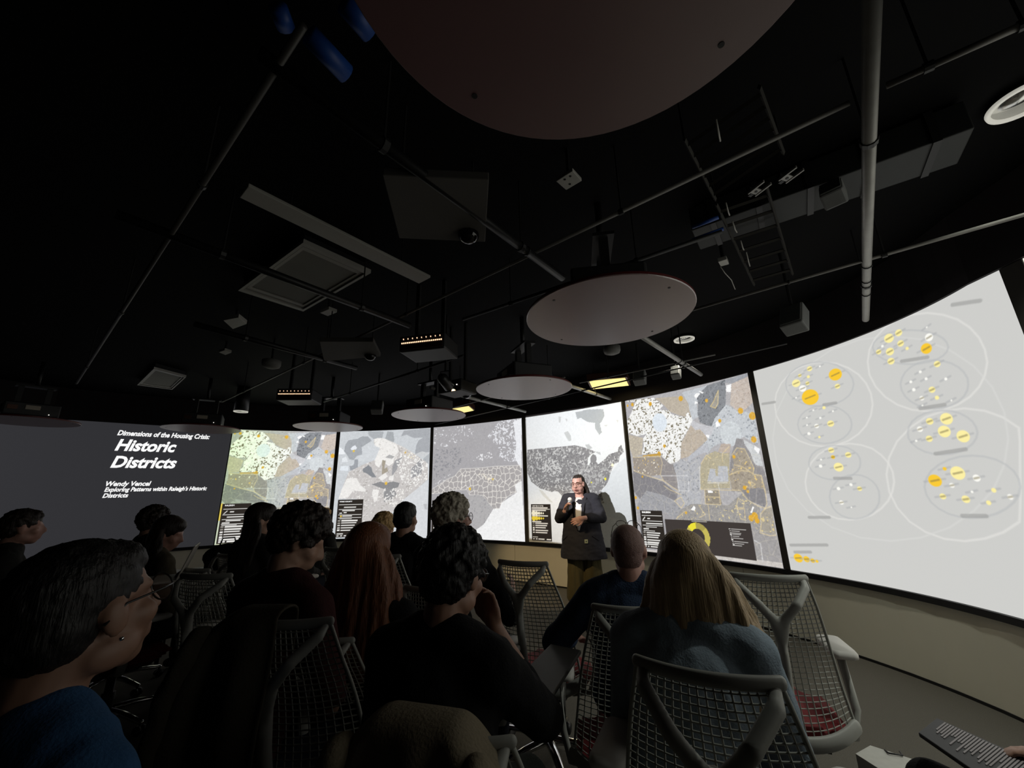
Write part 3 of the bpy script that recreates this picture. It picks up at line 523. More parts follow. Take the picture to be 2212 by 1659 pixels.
# air duct along the rails
A, B = at(2075, 288, 3.05), at(1500, 497, 3.05)
d = (B - A); L = d.length; ang = math.atan2(d.y, d.x)
o = empty('air_duct', A.lerp(B, 0.5), ang, 'dark grey rectangular air duct running below the ceiling', 'duct')
MB().box((0, 0, 0), (L, 0.26, 0.16)).build('duct_body', mat('duct_paint', (0.016, 0.018, 0.017), 0.6, 0.1), o, bevel=0.006)
for i in range(5):
    MB().box((-L / 2 + L * (i + 0.5) / 5, 0, 0), (0.03, 0.275, 0.175)).build('duct_flange', dgrey_m, o)
for sx in (-0.3, 0.3): MB().box((sx * L, 0, 0.09), (0.02, 0.02, 0.02)).build('hanger', dgrey_m, o)

# cable ladders
def ladder(a0, a1, b0, b1, z, n, label):
    a0, a1, b0, b1 = at(*a0, z), at(*a1, z), at(*b0, z), at(*b1, z)
    c = (a0 + a1 + b0 + b1) / 4; o = empty('cable_ladder', c, 0, label, 'cable ladder', 'cable ladders')
    for p, q in ((a0, a1), (b0, b1)): MB().tube([p - c, q - c], 0.016, 4, (0.5, 1)).build('side_rail', rail_m, o)
    for i in range(n):
        k = (i + 0.5) / n; MB().tube([a0.lerp(a1, k) - c, b0.lerp(b1, k) - c], 0.011, 4).build('rung', rail_m, o)
    for p in (a0, b1): MB().tube([p - c, Vector((p.x, p.y, ZC)) - c], 0.005, 6).build('hanger', dgrey_m, o)
    return o
rail_m = mat('ladder_steel', (0.05, 0.048, 0.042), 0.5, 0.4, var=0.2)
ladder((1547, 440), (1629, 615), (1655, 402), (1712, 592), 2.93, 7, 'steel cable ladder with open rungs above the bubble chart')
ladder((1478, 300), (1545, 430), (1640, 188), (1692, 330), 2.93, 6, 'steel cable ladder partly behind the largest hanging disc')
# loose white cable on the ladder
for i, pp in enumerate((((1568, 438), (1576, 465)), ((1582, 478), (1592, 502)), ((1600, 520), (1607, 540)), ((1612, 545), (1620, 575)), ((1547, 258), (1556, 305)))):
    a, b = (at(*q, 2.915) for q in pp)
    o = MB().tube([a, a.lerp(b, 0.5) + Vector((0, 0, -0.02)), b], 0.0035, 6).build('white_cable', white_m, smooth=True)
    tag(o, 'short stretch of thin white cable lying across the cable ladder', 'cable', 'white cable on the ladder')
# blue sleeves
for i, (a, b, z, r) in enumerate((((668, 75), (748, 160), 2.94, 0.036), ((745, 5), (800, 70), 2.94, 0.036), ((600, 15), (618, 60), 2.95, 0.03))):
    A, B = at(*a, z), at(*b, z); o = MB().tube([A, B], r, 12).build('blue_sleeve', blue_m, smooth=True)
    tag(o, 'short blue insulated pipe sleeve near the thin pale rail', 'pipe', 'blue sleeves above the thin rail')
for i, (a, b) in enumerate((((1495, 491), (1552, 469)), ((1495, 519), (1563, 494)))):
    A, B = at(*a, 2.92), at(*b, 2.92); o = MB().tube([A, B], 0.012, 10).build('blue_sleeve', blue_m, smooth=True)
    tag(o, 'thin blue pipe sleeve beside the cable ladder', 'pipe', 'thin blue sleeves by the ladder')
# white beam-like light housing and the square diffuser
q = [at(*p, 2.92) for p in ((517, 427), (905, 613), (930, 600), (536, 402))]
o = slab(q, 0.02).build('light_housing', white_m, bevel=0.004); tag(o, 'long narrow white unlit light housing hanging from the ceiling', 'light')
for k in (0.2, 0.8):
    hb = MB(); hang(hb, q[0].lerp(q[2], k) + Vector((0, 0, 0.018))); hb.build('hanger_rod', dgrey_m, o)
def diffuser(qp, z, label):
    q = [at(*p, z) for p in qp]; c = sum(q, Vector()) / 4
    o = empty('air_diffuser', c, 0, label, 'air vent')
    def ring(k0, k1, zz, h_):
        m = MB(); 
        for i in range(4):
            a, b = q[i] - c, q[(i + 1) % 4] - c
            s_ = slab([a * k0, b * k0, b * k1, a * k1], h_); m.add([Vector(v) + Vector((0, 0, zz)) for v in s_.v], s_.f)
        return m
    ring(1.0, 0.92, 0, 0.03).build('frame', white_m, o)
    ring(0.88, 0.80, 0.012, 0.02).build('inner_frame', white_m, o)
    slab([(p - c) * 0.79 + Vector((0, 0, 0.02)) for p in q], 0.01).build('grille', mat('perforated_grille', (0.22, 0.215, 0.19), 0.7, var=0.5, scale=350), o)
    nb = MB(); 
    slab([(p - c) * 0.93 + Vector((0, 0, 0.034)) for p in q], ZC - z - 0.034).build('duct_box', black_m, o)
    return o
diffuser(((655, 524), (801, 590), (655, 673), (514, 628)), 3.06, 'large square white air diffuser behind the dark pipe')
diffuser(((332, 797), (402, 815), (372, 842), (296, 832)), 3.06, 'small far square air diffuser above the title slide')
# plates fixed to the ceiling
def plate(qp, z, h_, name, m, label, cat, extra=None, group=None):
    q = [at(*p, z) for p in qp]; o = slab(q, h_).build(name, m, bevel=0.003); tag(o, label, cat, group)
    hb = MB(); c = sum(q, Vector()) / 4; hang(hb, (c.x, c.y, z + h_ * 0.9), 0.012); hb.build('stem', dgrey_m, o); return o, c
plate(((482, 692), (515, 686), (533, 700), (503, 711)), 3.02, 0.04, 'ceiling_plate', white_m, 'rounded white ceiling plate next to the square diffuser', 'plate')
plate(((691, 676), (710, 668), (728, 675), (708, 683)), 3.02, 0.03, 'ceiling_plate', white_m, 'small white ceiling plate by the corner of the square diffuser', 'plate')
plate(((472, 761), (485, 757), (500, 762), (487, 767)), 3.02, 0.03, 'ceiling_plate', white_m, 'tiny white ceiling plate far along the ceiling', 'plate')
o, c = plate(((1201, 392), (1237, 369), (1257, 391), (1223, 411)), 2.95, 0.02, 'junction_plate', white_m, 'white square junction plate with three screw holes', 'plate')
for p in ((1232, 381), (1220, 388), (1231, 398)):
    a = at(*p, 2.9485); MB().lathe([(0.006, 0), (0.006, 0.002)], a, 10).build('screw_hole', black_m, o)
o, c = plate(((1551, 566), (1570, 560), (1575, 571), (1557, 576)), 2.93, 0.03, 'junction_plate', white_m, 'small white junction box with a loose wire beside the cable ladder', 'plate')
MB().tube([at(1556, 576, 2.93), at(1566, 590, 2.90), at(1580, 605, 2.92), at(1588, 625, 2.93)], 0.003, 6).build('loose_wire', white_m, o, True)
for pp in ((1633, 413), (1700, 384)):
    c = at(*pp, 2.90); o = empty('steel_bracket', c, R_(20), 'small H-shaped steel bracket under the air duct', 'bracket', 'brackets under the duct')
    MB().box((0, 0, 0), (0.05, 0.035, 0.006)).build('bracket_plate', pipe_m, o)
    for s_ in (-1, 1): MB().box((s_ * 0.025, -0.02, 0), (0.008, 0.09, 0.012)).build('bracket_leg', pipe_m, o)
    MB().lathe([(0.007, -0.006), (0.007, 0.0)], (0, 0.0, 0), 10).build('bolt', black_m, o)
    hb = MB(); hb.box((0, 0.03, 0.02), (0.02, 0.02, 0.045)); hb.build('stem', dgrey_m, o)
# hanging grey panels
def gpanel(qp, z, label, m=None, th=0.04, cam_dot=None):
    q = [at(*p, z) for p in qp]; c = sum(q, Vector()) / 4; o = empty('hanging_panel', c, 0, label, 'panel')
    slab([p - c for p in q], th).build('panel_body', m or grey_m, o, bevel=0.004)
    for i in (0, 2):
        p = (q[i] - c) * 0.7; MB().tube([(p.x, p.y, th), (p.x, p.y, ZC - z)], 0.005, 6).build('hanger_rod', dgrey_m, o)
    if cam_dot:
        a = at(*cam_dot, z) - c; MB().ell((a.x, a.y, -0.005), (0.055, 0.055, 0.045)).build('dome_camera', mat('black_gloss', (0.004, 0.004, 0.004), 0.08), o, True)
    return o
dim_panel = mat('dark_panel_fabric', (0.075, 0.07, 0.062), 0.9, var=0.1, scale=120)
gpanel(((826, 378), (1056, 388), (1048, 523), (862, 515)), 2.70, 'large dark grey hanging panel with a black dome camera', dim_panel, cam_dot=(1012, 506))
gpanel(((690, 738), (806, 738), (822, 770), (700, 781)), 2.70, 'smaller dark grey hanging panel in front of the amber-lit projector', dim_panel, cam_dot=(800, 768))
# loudspeakers and small spots near the wall
def loud(px, z, size, rz, label):
    c = at(*px, z); o = empty('ceiling_loudspeaker', c, rz, label, 'loudspeaker')
    M = Matrix.Rotation(R_(-28), 3, 'X')
    MB().box((0, 0, 0), size, M).build('cabinet', mat('grey_cabinet', (0.16, 0.165, 0.16), 0.6), o, bevel=0.01)
    MB().box(M @ Vector((0, -size[1] / 2 - 0.004, 0)), (size[0] * 0.85, 0.008, size[2] * 0.85), M).build('grille', mat('grille_cloth', (0.09, 0.095, 0.09), 0.9, scale=300, var=0.3), o)
    MB().tube([(0, 0, size[2] * 0.3), (0, 0, ZC - z)], 0.012, 8).build('bracket', dgrey_m, o)
loud((1716, 690), 2.60, (0.15, 0.12, 0.2), R_(-55), 'grey box loudspeaker tilted down above the bubble chart')
loud((1382, 815), 2.72, (0.14, 0.11, 0.18), R_(-30), 'grey box loudspeaker beside the larger yellow lamp')
loud((1460, 805), 2.72, (0.10, 0.10, 0.14), R_(-35), 'small grey loudspeaker where a pipe meets the wall')
loud((1800, 420), 2.90, (0.1, 0.1, 0.1), R_(-50), 'small dark grey speaker tucked beside the air duct')
loud((815, 880), 2.64, (0.16, 0.12, 0.18), R_(10), 'small grey loudspeaker between the two far round discs')
def dome(px, z, r, label):
    c = at(*px, z); o = empty('dome_speaker', c, 0, label, 'loudspeaker')
    MB().lathe([(r * 0.5, -r * 0.42), (r * 0.9, -r * 0.25), (r, 0.0), (r, r * 0.5), (r * 0.7, r * 0.6)], n=28).build('housing', mat('grey_dome', (0.17, 0.17, 0.16), 0.7, scale=300, var=0.2), o, True)
    MB().tube([(0, 0, r * 0.55), (0, 0, ZC - z)], 0.012, 8).build('stem', dgrey_m, o)
dome((1322, 758), 2.78, 0.085, 'round grey hanging speaker just beyond the nearer large disc')
dome((586, 788), 2.85, 0.095, 'round grey hanging speaker far from the discs')
# round downlights with bright trim rings
lit_ring = mat('lit_trim_ring', (0.85, 0.84, 0.78), 0.35, var=0.03, emit=(1, 0.97, 0.86, 0.35))
def downlight(px, z, r, label, watts=0.0, col=(1, 0.94, 0.80), ang=92):
    c = at(*px, z); o = empty('round_downlight', c, 0, label, 'light', 'round downlights')
    MB().lathe([(r * 0.84, 0.012), (r * 0.86, 0.0), (r, 0.0), (r * 1.02, 0.012)], n=40).build('trim_ring', lit_ring, o, True)
    MB().lathe([(r * 0.84, 0.01), (r * 0.66, 0.09), (r * 0.5, 0.15), (0.001, 0.16)], n=40).build('reflector', mat('bright_reflector', (0.72, 0.72, 0.70), 0.2, 1.0, var=0.05), o, True)
    MB().lathe([(r * 1.0, 0.013), (r * 0.95, ZC - z)], n=32).build('housing', black_m, o, True)
    if watts: spot('downlight_beam', c + Vector((0, 0, -0.004)), c + Vector((0, 0, -1)), watts, col, R_(ang), 0.6, r * 0.4)
downlight((1478, 735), 3.11, 0.115, 'round downlight with a bright ring above the ring chart map', 62.0)
downlight((2210, 222), 3.11, 0.114, 'large round downlight with a bright ring beside the thick pipe', 88.0, (0.95, 1.0, 0.90), 108)
downlight((520, 890), 2.74, 0.10, 'tiny far downlight above the title slide')
# lit yellow lamps near the wall
def ylamp(qp, z, label, watts):
    q = [at(*p, z) for p in qp]; c = sum(q, Vector()) / 4; o = empty('yellow_lamp', c, 0, label, 'lamp')
    slab([(p - c) for p in q], 0.006).build('lit_diffuser', lamp_y, o)
    slab([(p - c) * 1.12 + Vector((0, 0, 0.006)) for p in q], 0.09).build('housing', copper_m, o, bevel=0.004)
    MB().tube([(0, 0, 0.09), (0, 0, ZC - z)], 0.012, 8).build('stem', dgrey_m, o)
    l = bpy.data.lights.new('yellow_lamp_light', 'AREA'); l.shape = 'RECTANGLE'; l.size = (q[1] - q[0]).length * 0.8; l.size_y = (q[3] - q[0]).length * 0.6
    l.energy = watts; l.color = (1.0, 0.80, 0.42); lo = bpy.data.objects.new('yellow_lamp_light', l); COL.objects.link(lo)
    lo.location = c - Vector((0, 0, 0.012)); lo.rotation_euler = (0, 0, math.atan2((q[1] - q[0]).y, (q[1] - q[0]).x))
    return o
ylamp(((1273, 824), (1350, 817), (1358, 833), (1281, 841)), 2.80, 'larger rectangular lamp glowing yellow above the country map', 2.2)
ylamp(((975, 884), (1012, 878), (1023, 887), (985, 895)), 2.76, 'smaller rectangular lamp glowing yellow behind a far round disc', 1.6)

# ------------------------------------------------------------------ round discs with projectors on top
H_ = 0.95; RD = 0.494 * H_; ZD = CAM_H + H_
def projector(parent, z0, rz, seed):
    r = random.Random(seed)
    M = Matrix.Rotation(rz, 3, 'Z')
    def bx(c, d): return MB().box(M @ Vector(c) + Vector((0, 0, z0)), d, M)
    b = bx((0, 0, 0.11), (0.46, 0.40, 0.16)).build('projector_body', mat('projector_black', (0.02, 0.02, 0.021), 0.5), parent, bevel=0.015)
    bx((0, -0.204, 0.13), (0.12, 0.008, 0.05)).build('sticker', cream_m, parent)
    bx((-0.16, -0.204, 0.12), (0.08, 0.008, 0.05)).build('sticker', copper_m, parent)
    bx((0.14, -0.206, 0.06), (0.006, 0.008, 0.006)).build('status_light', led_w, parent)
    for i in range(6): bx((-0.234, -0.12 + i * 0.045, 0.11), (0.008, 0.012, 0.10)).build('vent_slot', dgrey_m, parent)
    MB().lathe([(0.05, 0), (0.055, 0.05), (0.04, 0.055)], M @ Vector((0.1, 0.2, 0.11)) + Vector((0, 0, z0)), 20, M @ Matrix.Rotation(R_(-90), 3, 'X')).build('lens', mat('lens_glass', (0.02, 0.02, 0.03), 0.05), parent, True)
    bx((-0.12, 0, 0.30), (0.05, 0.05, 0.24)).build('mount_arm', dgrey_m, parent)
    bx((0.12, 0, 0.30), (0.05, 0.05, 0.24)).build('mount_arm', dgrey_m, parent)
far = at(1335, 283, ZD); dv = Vector((far.x, far.y, 0)).normalized(); s0 = far - dv * RD
DISCS = [((s0.x, s0.y), 'largest round maroon disc hanging nearest, carrying a projector'), ((0.591 * H_, 2.206 * H_), 'round maroon disc with a projector hanging in front of the ring chart map'),
         ((0.123 * H_, 3.947 * H_), 'round maroon disc hanging beside the larger yellow lamp'), ((-1.138 * H_, 5.28 * H_), 'round maroon disc hiding part of the smaller yellow lamp'),
         ((-2.858 * H_, 6.053 * H_), 'round maroon disc hanging over the strip between street and county maps'), ((-4.763 * H_, 5.974 * H_), 'round maroon disc hanging at the corner of the title slide'),
         ((-6.35 * H_, 5.05 * H_), 'dim round maroon disc hanging far over the title slide')]
for i, ((x, y), lb) in enumerate(DISCS):
    o = empty('projector_disc', (x, y, ZD), 0, lb, 'hanging disc', 'discs under the projectors')
    MB().lathe([(0.001, 0.0), (RD - 0.004, 0.0), (RD, 0.004)], n=72).build('disc', disc_m, o)
    MB().lathe([(RD, 0.004), (RD, 0.016), (RD - 0.004, 0.02), (0.001, 0.02)], n=72).build('disc_edge', edge_m, o)
    t_ = math.atan2(y - CY, x - CX)
    for k in range(4):
        a = k * math.pi / 2 + 0.6; MB().lathe([(0.007, -0.0015), (0.007, 0.0)], (RD * 0.86 * math.cos(a), RD * 0.86 * math.sin(a), 0), 10).build('screw', dgrey_m, o)
    projector(o, 0.02, t_ - math.pi / 2, i)
    MB().tube([(0, 0, 0.44), (0, 0, ZC - ZD)], 0.022, 12).build('hanging_pole', dpipe_m, o, True)
    MB().box((0, 0, 0.44), (0.34, 0.12, 0.02), Matrix.Rotation(t_ - math.pi / 2, 3, 'Z')).build('mount_plate', dgrey_m, o)

# projectors whose vents glow amber
def vent_projector(c, tgt, sc, label):
    d = Vector(tgt) - Vector(c); rz = math.atan2(d.y, d.x) - math.pi / 2
    o = empty('ceiling_projector', c, rz, label, 'projector')
    w_, dp, hh = 0.52 * sc, 0.40 * sc, 0.18 * sc
    MB().box((0, 0, 0), (w_, dp, hh)).build('body', mat('projector_black', (0.02, 0.02, 0.021), 0.5), o, bevel=0.015)
    for r in range(2):
        for i in range(22 if r == 0 else 9):
            x = -w_ * 0.45 + w_ * 0.9 * (i + 0.5) / (22 if r == 0 else 9)
            MB().box((x, -dp / 2 - 0.002, hh * (0.02 + 0.25 * r)), (w_ * (0.022 if r == 0 else 0.012), 0.006, hh * 0.07)).build('vent_glow', led_o, o)
    for r in range(4): MB().box((0, -dp / 2 - 0.004, hh * (-0.12 - 0.09 * r)), (w_ * 0.92, 0.012, hh * 0.03)).build('vent_slat', copper_m, o)
    MB().lathe([(0.05 * sc, 0), (0.055 * sc, 0.07), (0.042 * sc, 0.075)], (0.08 * sc, dp / 2, 0), 20, Matrix.Rotation(R_(-90), 3, 'X')).build('lens', MATS['lens_glass'], o, True)
    for s_ in (-1, 1): MB().box((s_ * w_ * 0.3, 0, (ZC - c[2] + hh * 0.5) / 2), (0.03, 0.03, ZC - c[2] - hh * 0.5)).build('mount_arm', dgrey_m, o)
    return o
q = at(928, 752, 2.56); vent_projector(q, (0.3, 7.2, 2.56), 0.74, 'black ceiling projector with a row of amber-lit vents near the middle disc')
q = at(648, 858, 2.60); vent_projector(q, (-3.0, 9, 2.60), 0.8, 'far black ceiling projector with two amber streaks of vents')
# the stage lamp that lights the speaker
o = empty('stage_lamp', STAGE_POS, math.atan2(6.2 - STAGE_POS.y, 0.55 - STAGE_POS.x) - math.pi / 2, 'small black stage lamp beside the amber-lit projector', 'lamp')
Mx = Matrix.Rotation(R_(-118), 3, 'X')
MB().lathe([(0.045, -0.01), (0.045, 0.0), (0.052, -0.0), (0.05, -0.14), (0.03, -0.17), (0.001, -0.175)][1:], (0, -0.03, 0.015), 24, Mx).build('lamp_can', black_m, o, True)
MB().tube([(0.06, -0.1, 0.05), (0.06, -0.1, 0.16), (-0.06, -0.1, 0.16), (-0.06, -0.1, 0.05)], 0.006, 6).build('yoke', dgrey_m, o)
MB().tube([(0, -0.1, 0.16), (0, -0.1, ZC - STAGE_POS.z)], 0.012, 8).build('stem', dgrey_m, o)

# the projector that throws the country map
d_ = Vector((0.95 - PROJ_POS.x, 6.33 - PROJ_POS.y, 0)); rz_ = math.atan2(d_.y, d_.x) - math.pi / 2
o = empty('ceiling_projector', PROJ_POS, rz_, 'small black projector throwing the country map past a round disc', 'projector')
MB().box((0, -0.19, 0.03), (0.30, 0.26, 0.12)).build('body', MATS['projector_black'], o, bevel=0.012)
MB().lathe([(0.045, 0.0), (0.045, 0.05), (0.030, 0.05), (0.028, 0.02)], (0, -0.07, 0.0), 24, Matrix.Rotation(R_(-90), 3, 'X')).build('lens', MATS['lens_glass'], o, True)
MB().box((0.1, -0.322, 0.03), (0.01, 0.006, 0.006)).build('status_light', led_w, o)
for s_ in (-0.1, 0.1): MB().box((s_, -0.19, (ZC - PROJ_POS.z + 0.09) / 2), (0.025, 0.025, ZC - PROJ_POS.z - 0.09)).build('mount_arm', dgrey_m, o)
# ------------------------------------------------------------------ swivel chairs with a netted back
net_m = mat('grey_elastic_net', (0.36, 0.365, 0.33), 0.6, var=0.08, scale=30)
frame_m = mat('grey_chair_plastic', (0.34, 0.34, 0.315), 0.5, var=0.06, scale=20)
pad_m = mat('pale_arm_pad', (0.55, 0.53, 0.50), 0.6, var=0.05)
seat_m = mat('dark_red_upholstery', (0.145, 0.022, 0.024), 0.9, var=0.25, scale=240, bump=0.3, spec=0.2)
seatu_m = mat('chair_underframe', (0.03, 0.03, 0.03), 0.5, 0.2)
def chair_surf(u, v):
    """the netted back: u -1..1 across, v 0 (bottom) .. 1 (top)"""
    k = v ** 0.85
    hw = 0.250 + (0.138 - 0.250) * k + 0.016 * math.sin(math.pi * v)
    z = 0.435 + (1.045 - 0.435) * k
    y = -0.235 - 0.035 * math.sin(math.pi * (v * 0.9)) * 0 - 0.10 * k ** 1.6 + 0.025 * math.sin(math.pi * min(1, v * 1.25)) 
    y += (0.085 - 0.05 * k) * u * u
    z -= 0.045 * (1 - abs(u) ** 2.2) * (1 - v) * 0 + 0.0
    if v < 0.25: z += 0.05 * (abs(u) ** 3) * (1 - v / 0.25)
    return Vector((u * hw, y, z))
def strip(mb, pts, r): mb.tube(pts, r, 4)
def make_chair_meshes():
    D = {}
    NU, NV = 19, 30
    m = MB()
    vs = [(j / NV) for j in range(1, NV)]
    us = [-1 + 2 * i / (NU - 1) for i in range(NU)]
    for v in vs: m.tube([chair_surf(u, v) for u in us], 0.0023, 4, (1.2, 1))
    for u in us[1:-1]: m.tube([chair_surf(u, j / 15) for j in range(16)], 0.0023, 4, (1.2, 1))
    D['back_net'] = (m.mesh('back_net'), net_m, True)
    # outer cord of the back, the side edges
    for s_ in (-1, 1):
        m = MB(); m.tube([chair_surf(s_, j / 14) for j in range(15)], 0.006, 6, round_caps=True)
        D['side_edge' + ('' if s_ < 0 else '2')] = (m.mesh('side_edge'), net_m, True)
    m = MB(); m.tube([chair_surf(-1 + 2 * i / 16, 1.0) + Vector((0, 0, 0.004)) for i in range(17)], 0.012, 8, (0.75, 1.25), round_caps=True)
    D['top_rail'] = (m.mesh('top_rail'), frame_m, True)
    m = MB(); m.tube([chair_surf(-1 + 2 * i / 20, 0.0) + Vector((0, -0.006, -0.008)) for i in range(21)], 0.022, 8, (0.6, 1.4), round_caps=True)
    D['lower_arc'] = (m.mesh('lower_arc'), frame_m, True)
    # Y-shaped tower
    J = Vector((0, -0.362, 0.875)); m = MB()
    for s_ in (-1, 1):
        tp = chair_surf(s_ * 0.90, 0.985)
        m.tube([tp + Vector((0, 0.0, 0.004)), tp + Vector((-s_ * 0.004, -0.03, -0.018)), (s_ * 0.070, -0.386, 0.965), (s_ * 0.020, -0.374, 0.905), J + Vector((0, 0, -0.05))], [0.013, 0.017, 0.0175, 0.019, 0.02], 8, (1.1, 0.8), hint=(0, 1, 0), round_caps=True)
    m.tube([J + Vector((0, 0, 0.02)), (0, -0.345, 0.74), (0, -0.302, 0.56), (0, -0.262, 0.45), (0, -0.19, 0.39), (0, -0.06, 0.375)], [0.021, 0.024, 0.027, 0.029, 0.032, 0.034], 8, (1.15, 0.8), hint=(1, 0, 0), round_caps=True)
    D['back_tower'] = (fuse(m, 0.008, 3), frame_m, True)
    # seat
    m = MB(); bmx = bmesh.new(); bmesh.ops.create_cube(bmx, size=1.0)
    for v in bmx.verts: v.co = Vector((v.co.x * 0.49, v.co.y * 0.44 + 0.03, v.co.z * 0.06 + 0.43))
    bmesh.ops.bevel(bmx, geom=[e for e in bmx.edges if abs((e.verts[0].co - e.verts[1].co).z) > 0.02], offset=0.09, segments=5, affect='EDGES')
    bmesh.ops.bevel(bmx, geom=[e for e in bmx.edges if abs((e.verts[0].co - e.verts[1].co).z) < 0.001 and len(e.link_faces) == 2 and e.calc_face_angle(0) > 1.0], offset=0.022, segments=3, affect='EDGES')
    me = bpy.data.meshes.new('seat'); bmx.to_mesh(me); bmx.free(); D['seat'] = (me, seat_m, True)
    m = MB(); m.box((0, 0.0, 0.385), (0.30, 0.30, 0.035)); m.box((0, 0.0, 0.36), (0.14, 0.22, 0.05)); D['seat_frame'] = (m.mesh('seat_frame'), seatu_m, False)
    m = MB(); m.lathe([(0.035, 0.10), (0.035, 0.22), (0.024, 0.22), (0.024, 0.36)], n=16); D['gas_column'] = (m.mesh('gas_column'), seatu_m, True)
    # arms
    for s_ in (-1, 1):
        m = MB(); m.tube([(s_ * 0.17, -0.05, 0.375), (s_ * 0.27, -0.06, 0.40), (s_ * 0.295, -0.05, 0.50), (s_ * 0.29, 0.0, 0.695)], [0.020, 0.021, 0.021, 0.017], 8, (1.25, 0.7), hint=(0, 0.2, 1) , round_caps=False)
        D['arm_post' + ('' if s_ < 0 else '2')] = (m.mesh('arm_post'), frame_m, True)
        m = MB(); n = 10; prof = []
        for i in range(n):
            for cx_, cy_, a0 in (): pass
        pts = []
        for q, (cx_, cy_) in enumerate(((0.025, 0.09), (-0.025, 0.09), (-0.025, -0.09), (0.025, -0.09))):
            for k in range(5):
                a = q * math.pi / 2 + k * math.pi / 8; pts.append((cx_ + 0.025 * math.cos(a), cy_ + 0.03 * math.sin(a)))
        L = len(pts); vsl = []
        for sc_, z in ((0.86, 0.688), (1.0, 0.696), (1.0, 0.712), (0.88, 0.722)): vsl += [(s_ * 0.29 + x * sc_, 0.03 + y * sc_, z) for x, y in pts]
        fs = [(i * L + k, i * L + (k + 1) % L, (i + 1) * L + (k + 1) % L, (i + 1) * L + k) for i in range(3) for k in range(L)] + [tuple(range(L - 1, -1, -1)), tuple(3 * L + k for k in range(L))]
        m.add(vsl, fs); D['arm_pad' + ('' if s_ < 0 else '2')] = (m.mesh('arm_pad'), pad_m, True)
    for k in range(5):
        a = 2 * math.pi * k / 5 + 0.3; d = Vector((math.cos(a), math.sin(a), 0)); p = Vector((-d.y, d.x, 0))
        m = MB(); m.tube([d * 0.02 + Vector((0, 0, 0.115)), d * 0.16 + Vector((0, 0, 0.105)), d * 0.31 + Vector((0, 0, 0.075))], [0.026, 0.021, 0.016], 8, (1.1, 0.8), hint=(0, 0, 1), round_caps=True)
        D['base_leg%d' % k] = (m.mesh('base_leg'), chrome_m, True)
        m = MB()
        for s_ in (-1, 1):
            c = d * 0.31 + p * (0.014 * s_); m.tube([c + p * -0.009 + Vector((0, 0, 0.028)), c + p * 0.009 + Vector((0, 0, 0.028))], 0.028, 14)
        m.tube([d * 0.31 + Vector((0, 0, 0.028)), d * 0.31 + Vector((0, 0, 0.075))], 0.008, 8)
        D['caster%d' % k] = (m.mesh('caster'), black_m, True)
    return D
def fuse(mb, voxel, it=4, fac=0.5):
    """weld overlapping closed shapes into one continuous skin"""
    me = mb.mesh('tmp'); ob = bpy.data.objects.new('tmp', me); COL.objects.link(ob)
    r = ob.modifiers.new('r', 'REMESH'); r.mode = 'VOXEL'; r.voxel_size = voxel
    if it:
        s_ = ob.modifiers.new('s', 'SMOOTH'); s_.factor = fac; s_.iterations = it
    dg = bpy.context.evaluated_depsgraph_get(); out = bpy.data.meshes.new_from_object(ob.evaluated_get(dg))
    bpy.data.objects.remove(ob); bpy.data.meshes.remove(me)
    return out
CH = make_chair_meshes()
for k_, (me_, m_, sm_) in CH.items():
    me_.materials.clear(); me_.materials.append(m_)
    if sm_: me_.polygons.foreach_set('use_smooth', [True] * len(me_.polygons))
def base_name(k): return k.rstrip('0123456789')
def put_chair(x, y, ang, label, group='netted swivel chairs', z=0.0, rim=True, zs=1.0):
    """x, y: middle of the top rail; ang: turn of the rail in degrees"""
    rz = R_(ang)
    if rim:
        x, y = x + 0.335 * -math.sin(rz), y + 0.335 * math.cos(rz)
    o = empty('swivel_chair', (x, y, z), rz, label, 'chair', group); o.scale = (1, 1, zs)
    for k_, (me_, m_, sm_) in CH.items():
        c = bpy.data.objects.new(base_name(k_), me_); COL.objects.link(c); c.parent = o
    return o
put_chair(1.06, 1.81, -19, 'empty swivel chair whose pale netted back stands out before the beige wall')
put_chair(0.378, 0.937, -26, 'swivel chair with netted back holding the person with long blonde hair')
put_chair(0.02, 2.27, -24, 'empty swivel chair with dark red seat seen through its backlit net')
put_chair(0.42, 1.60, -10, 'swivel chair under the balding person in the blue sweater', zs=0.95)
put_chair(-0.72, 1.34, -3, 'dark grey swivel chair of the person bowing their head')
put_chair(-1.56, 2.11, -8, 'empty swivel chair with netted back beside the bowed person')
put_chair(-1.26, 2.97, -20, 'empty swivel chair glimpsed between the bowed person and the auburn hair')
put_chair(-0.16, 0.95, -16, 'swivel chair covered by a beige jacket', zs=0.9)
put_chair(-0.86, 2.62, -16, 'swivel chair of the person with cropped dark hair')
put_chair(-0.42, 2.02, -18, 'swivel chair of the person with curly grey hair', zs=0.94)
put_chair(-0.76, 1.66, -14, 'swivel chair hidden by the long auburn hair', zs=0.86)
# ------------------------------------------------------------------ people
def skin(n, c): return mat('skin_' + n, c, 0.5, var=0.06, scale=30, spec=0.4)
def cloth(n, c, bump=0.25): return mat('cloth_' + n, c, 0.92, var=0.2, scale=160, bump=bump, spec=0.15)
def hairm(n, c, st=(60, 60, 5)): return mat('hair_' + n, c, 0.55, var=0.55, scale=3.0, bump=0.5, stretch=st, spec=0.4)
skin_a = skin('fair', (0.50, 0.30, 0.22)); skin_b = skin('tan', (0.36, 0.20, 0.14)); skin_c = skin('ruddy', (0.44, 0.24, 0.19))
shoe_m = mat('dark_shoe', (0.03, 0.03, 0.03), 0.5)
glass_f = mat('spectacle_frame', (0.02, 0.02, 0.02), 0.3)
lens_m = bpy.data.materials.new('spectacle_lens'); lens_m.use_nodes = True
_n = lens_m.node_tree; _n.nodes.remove(_n.nodes['Principled BSDF'])
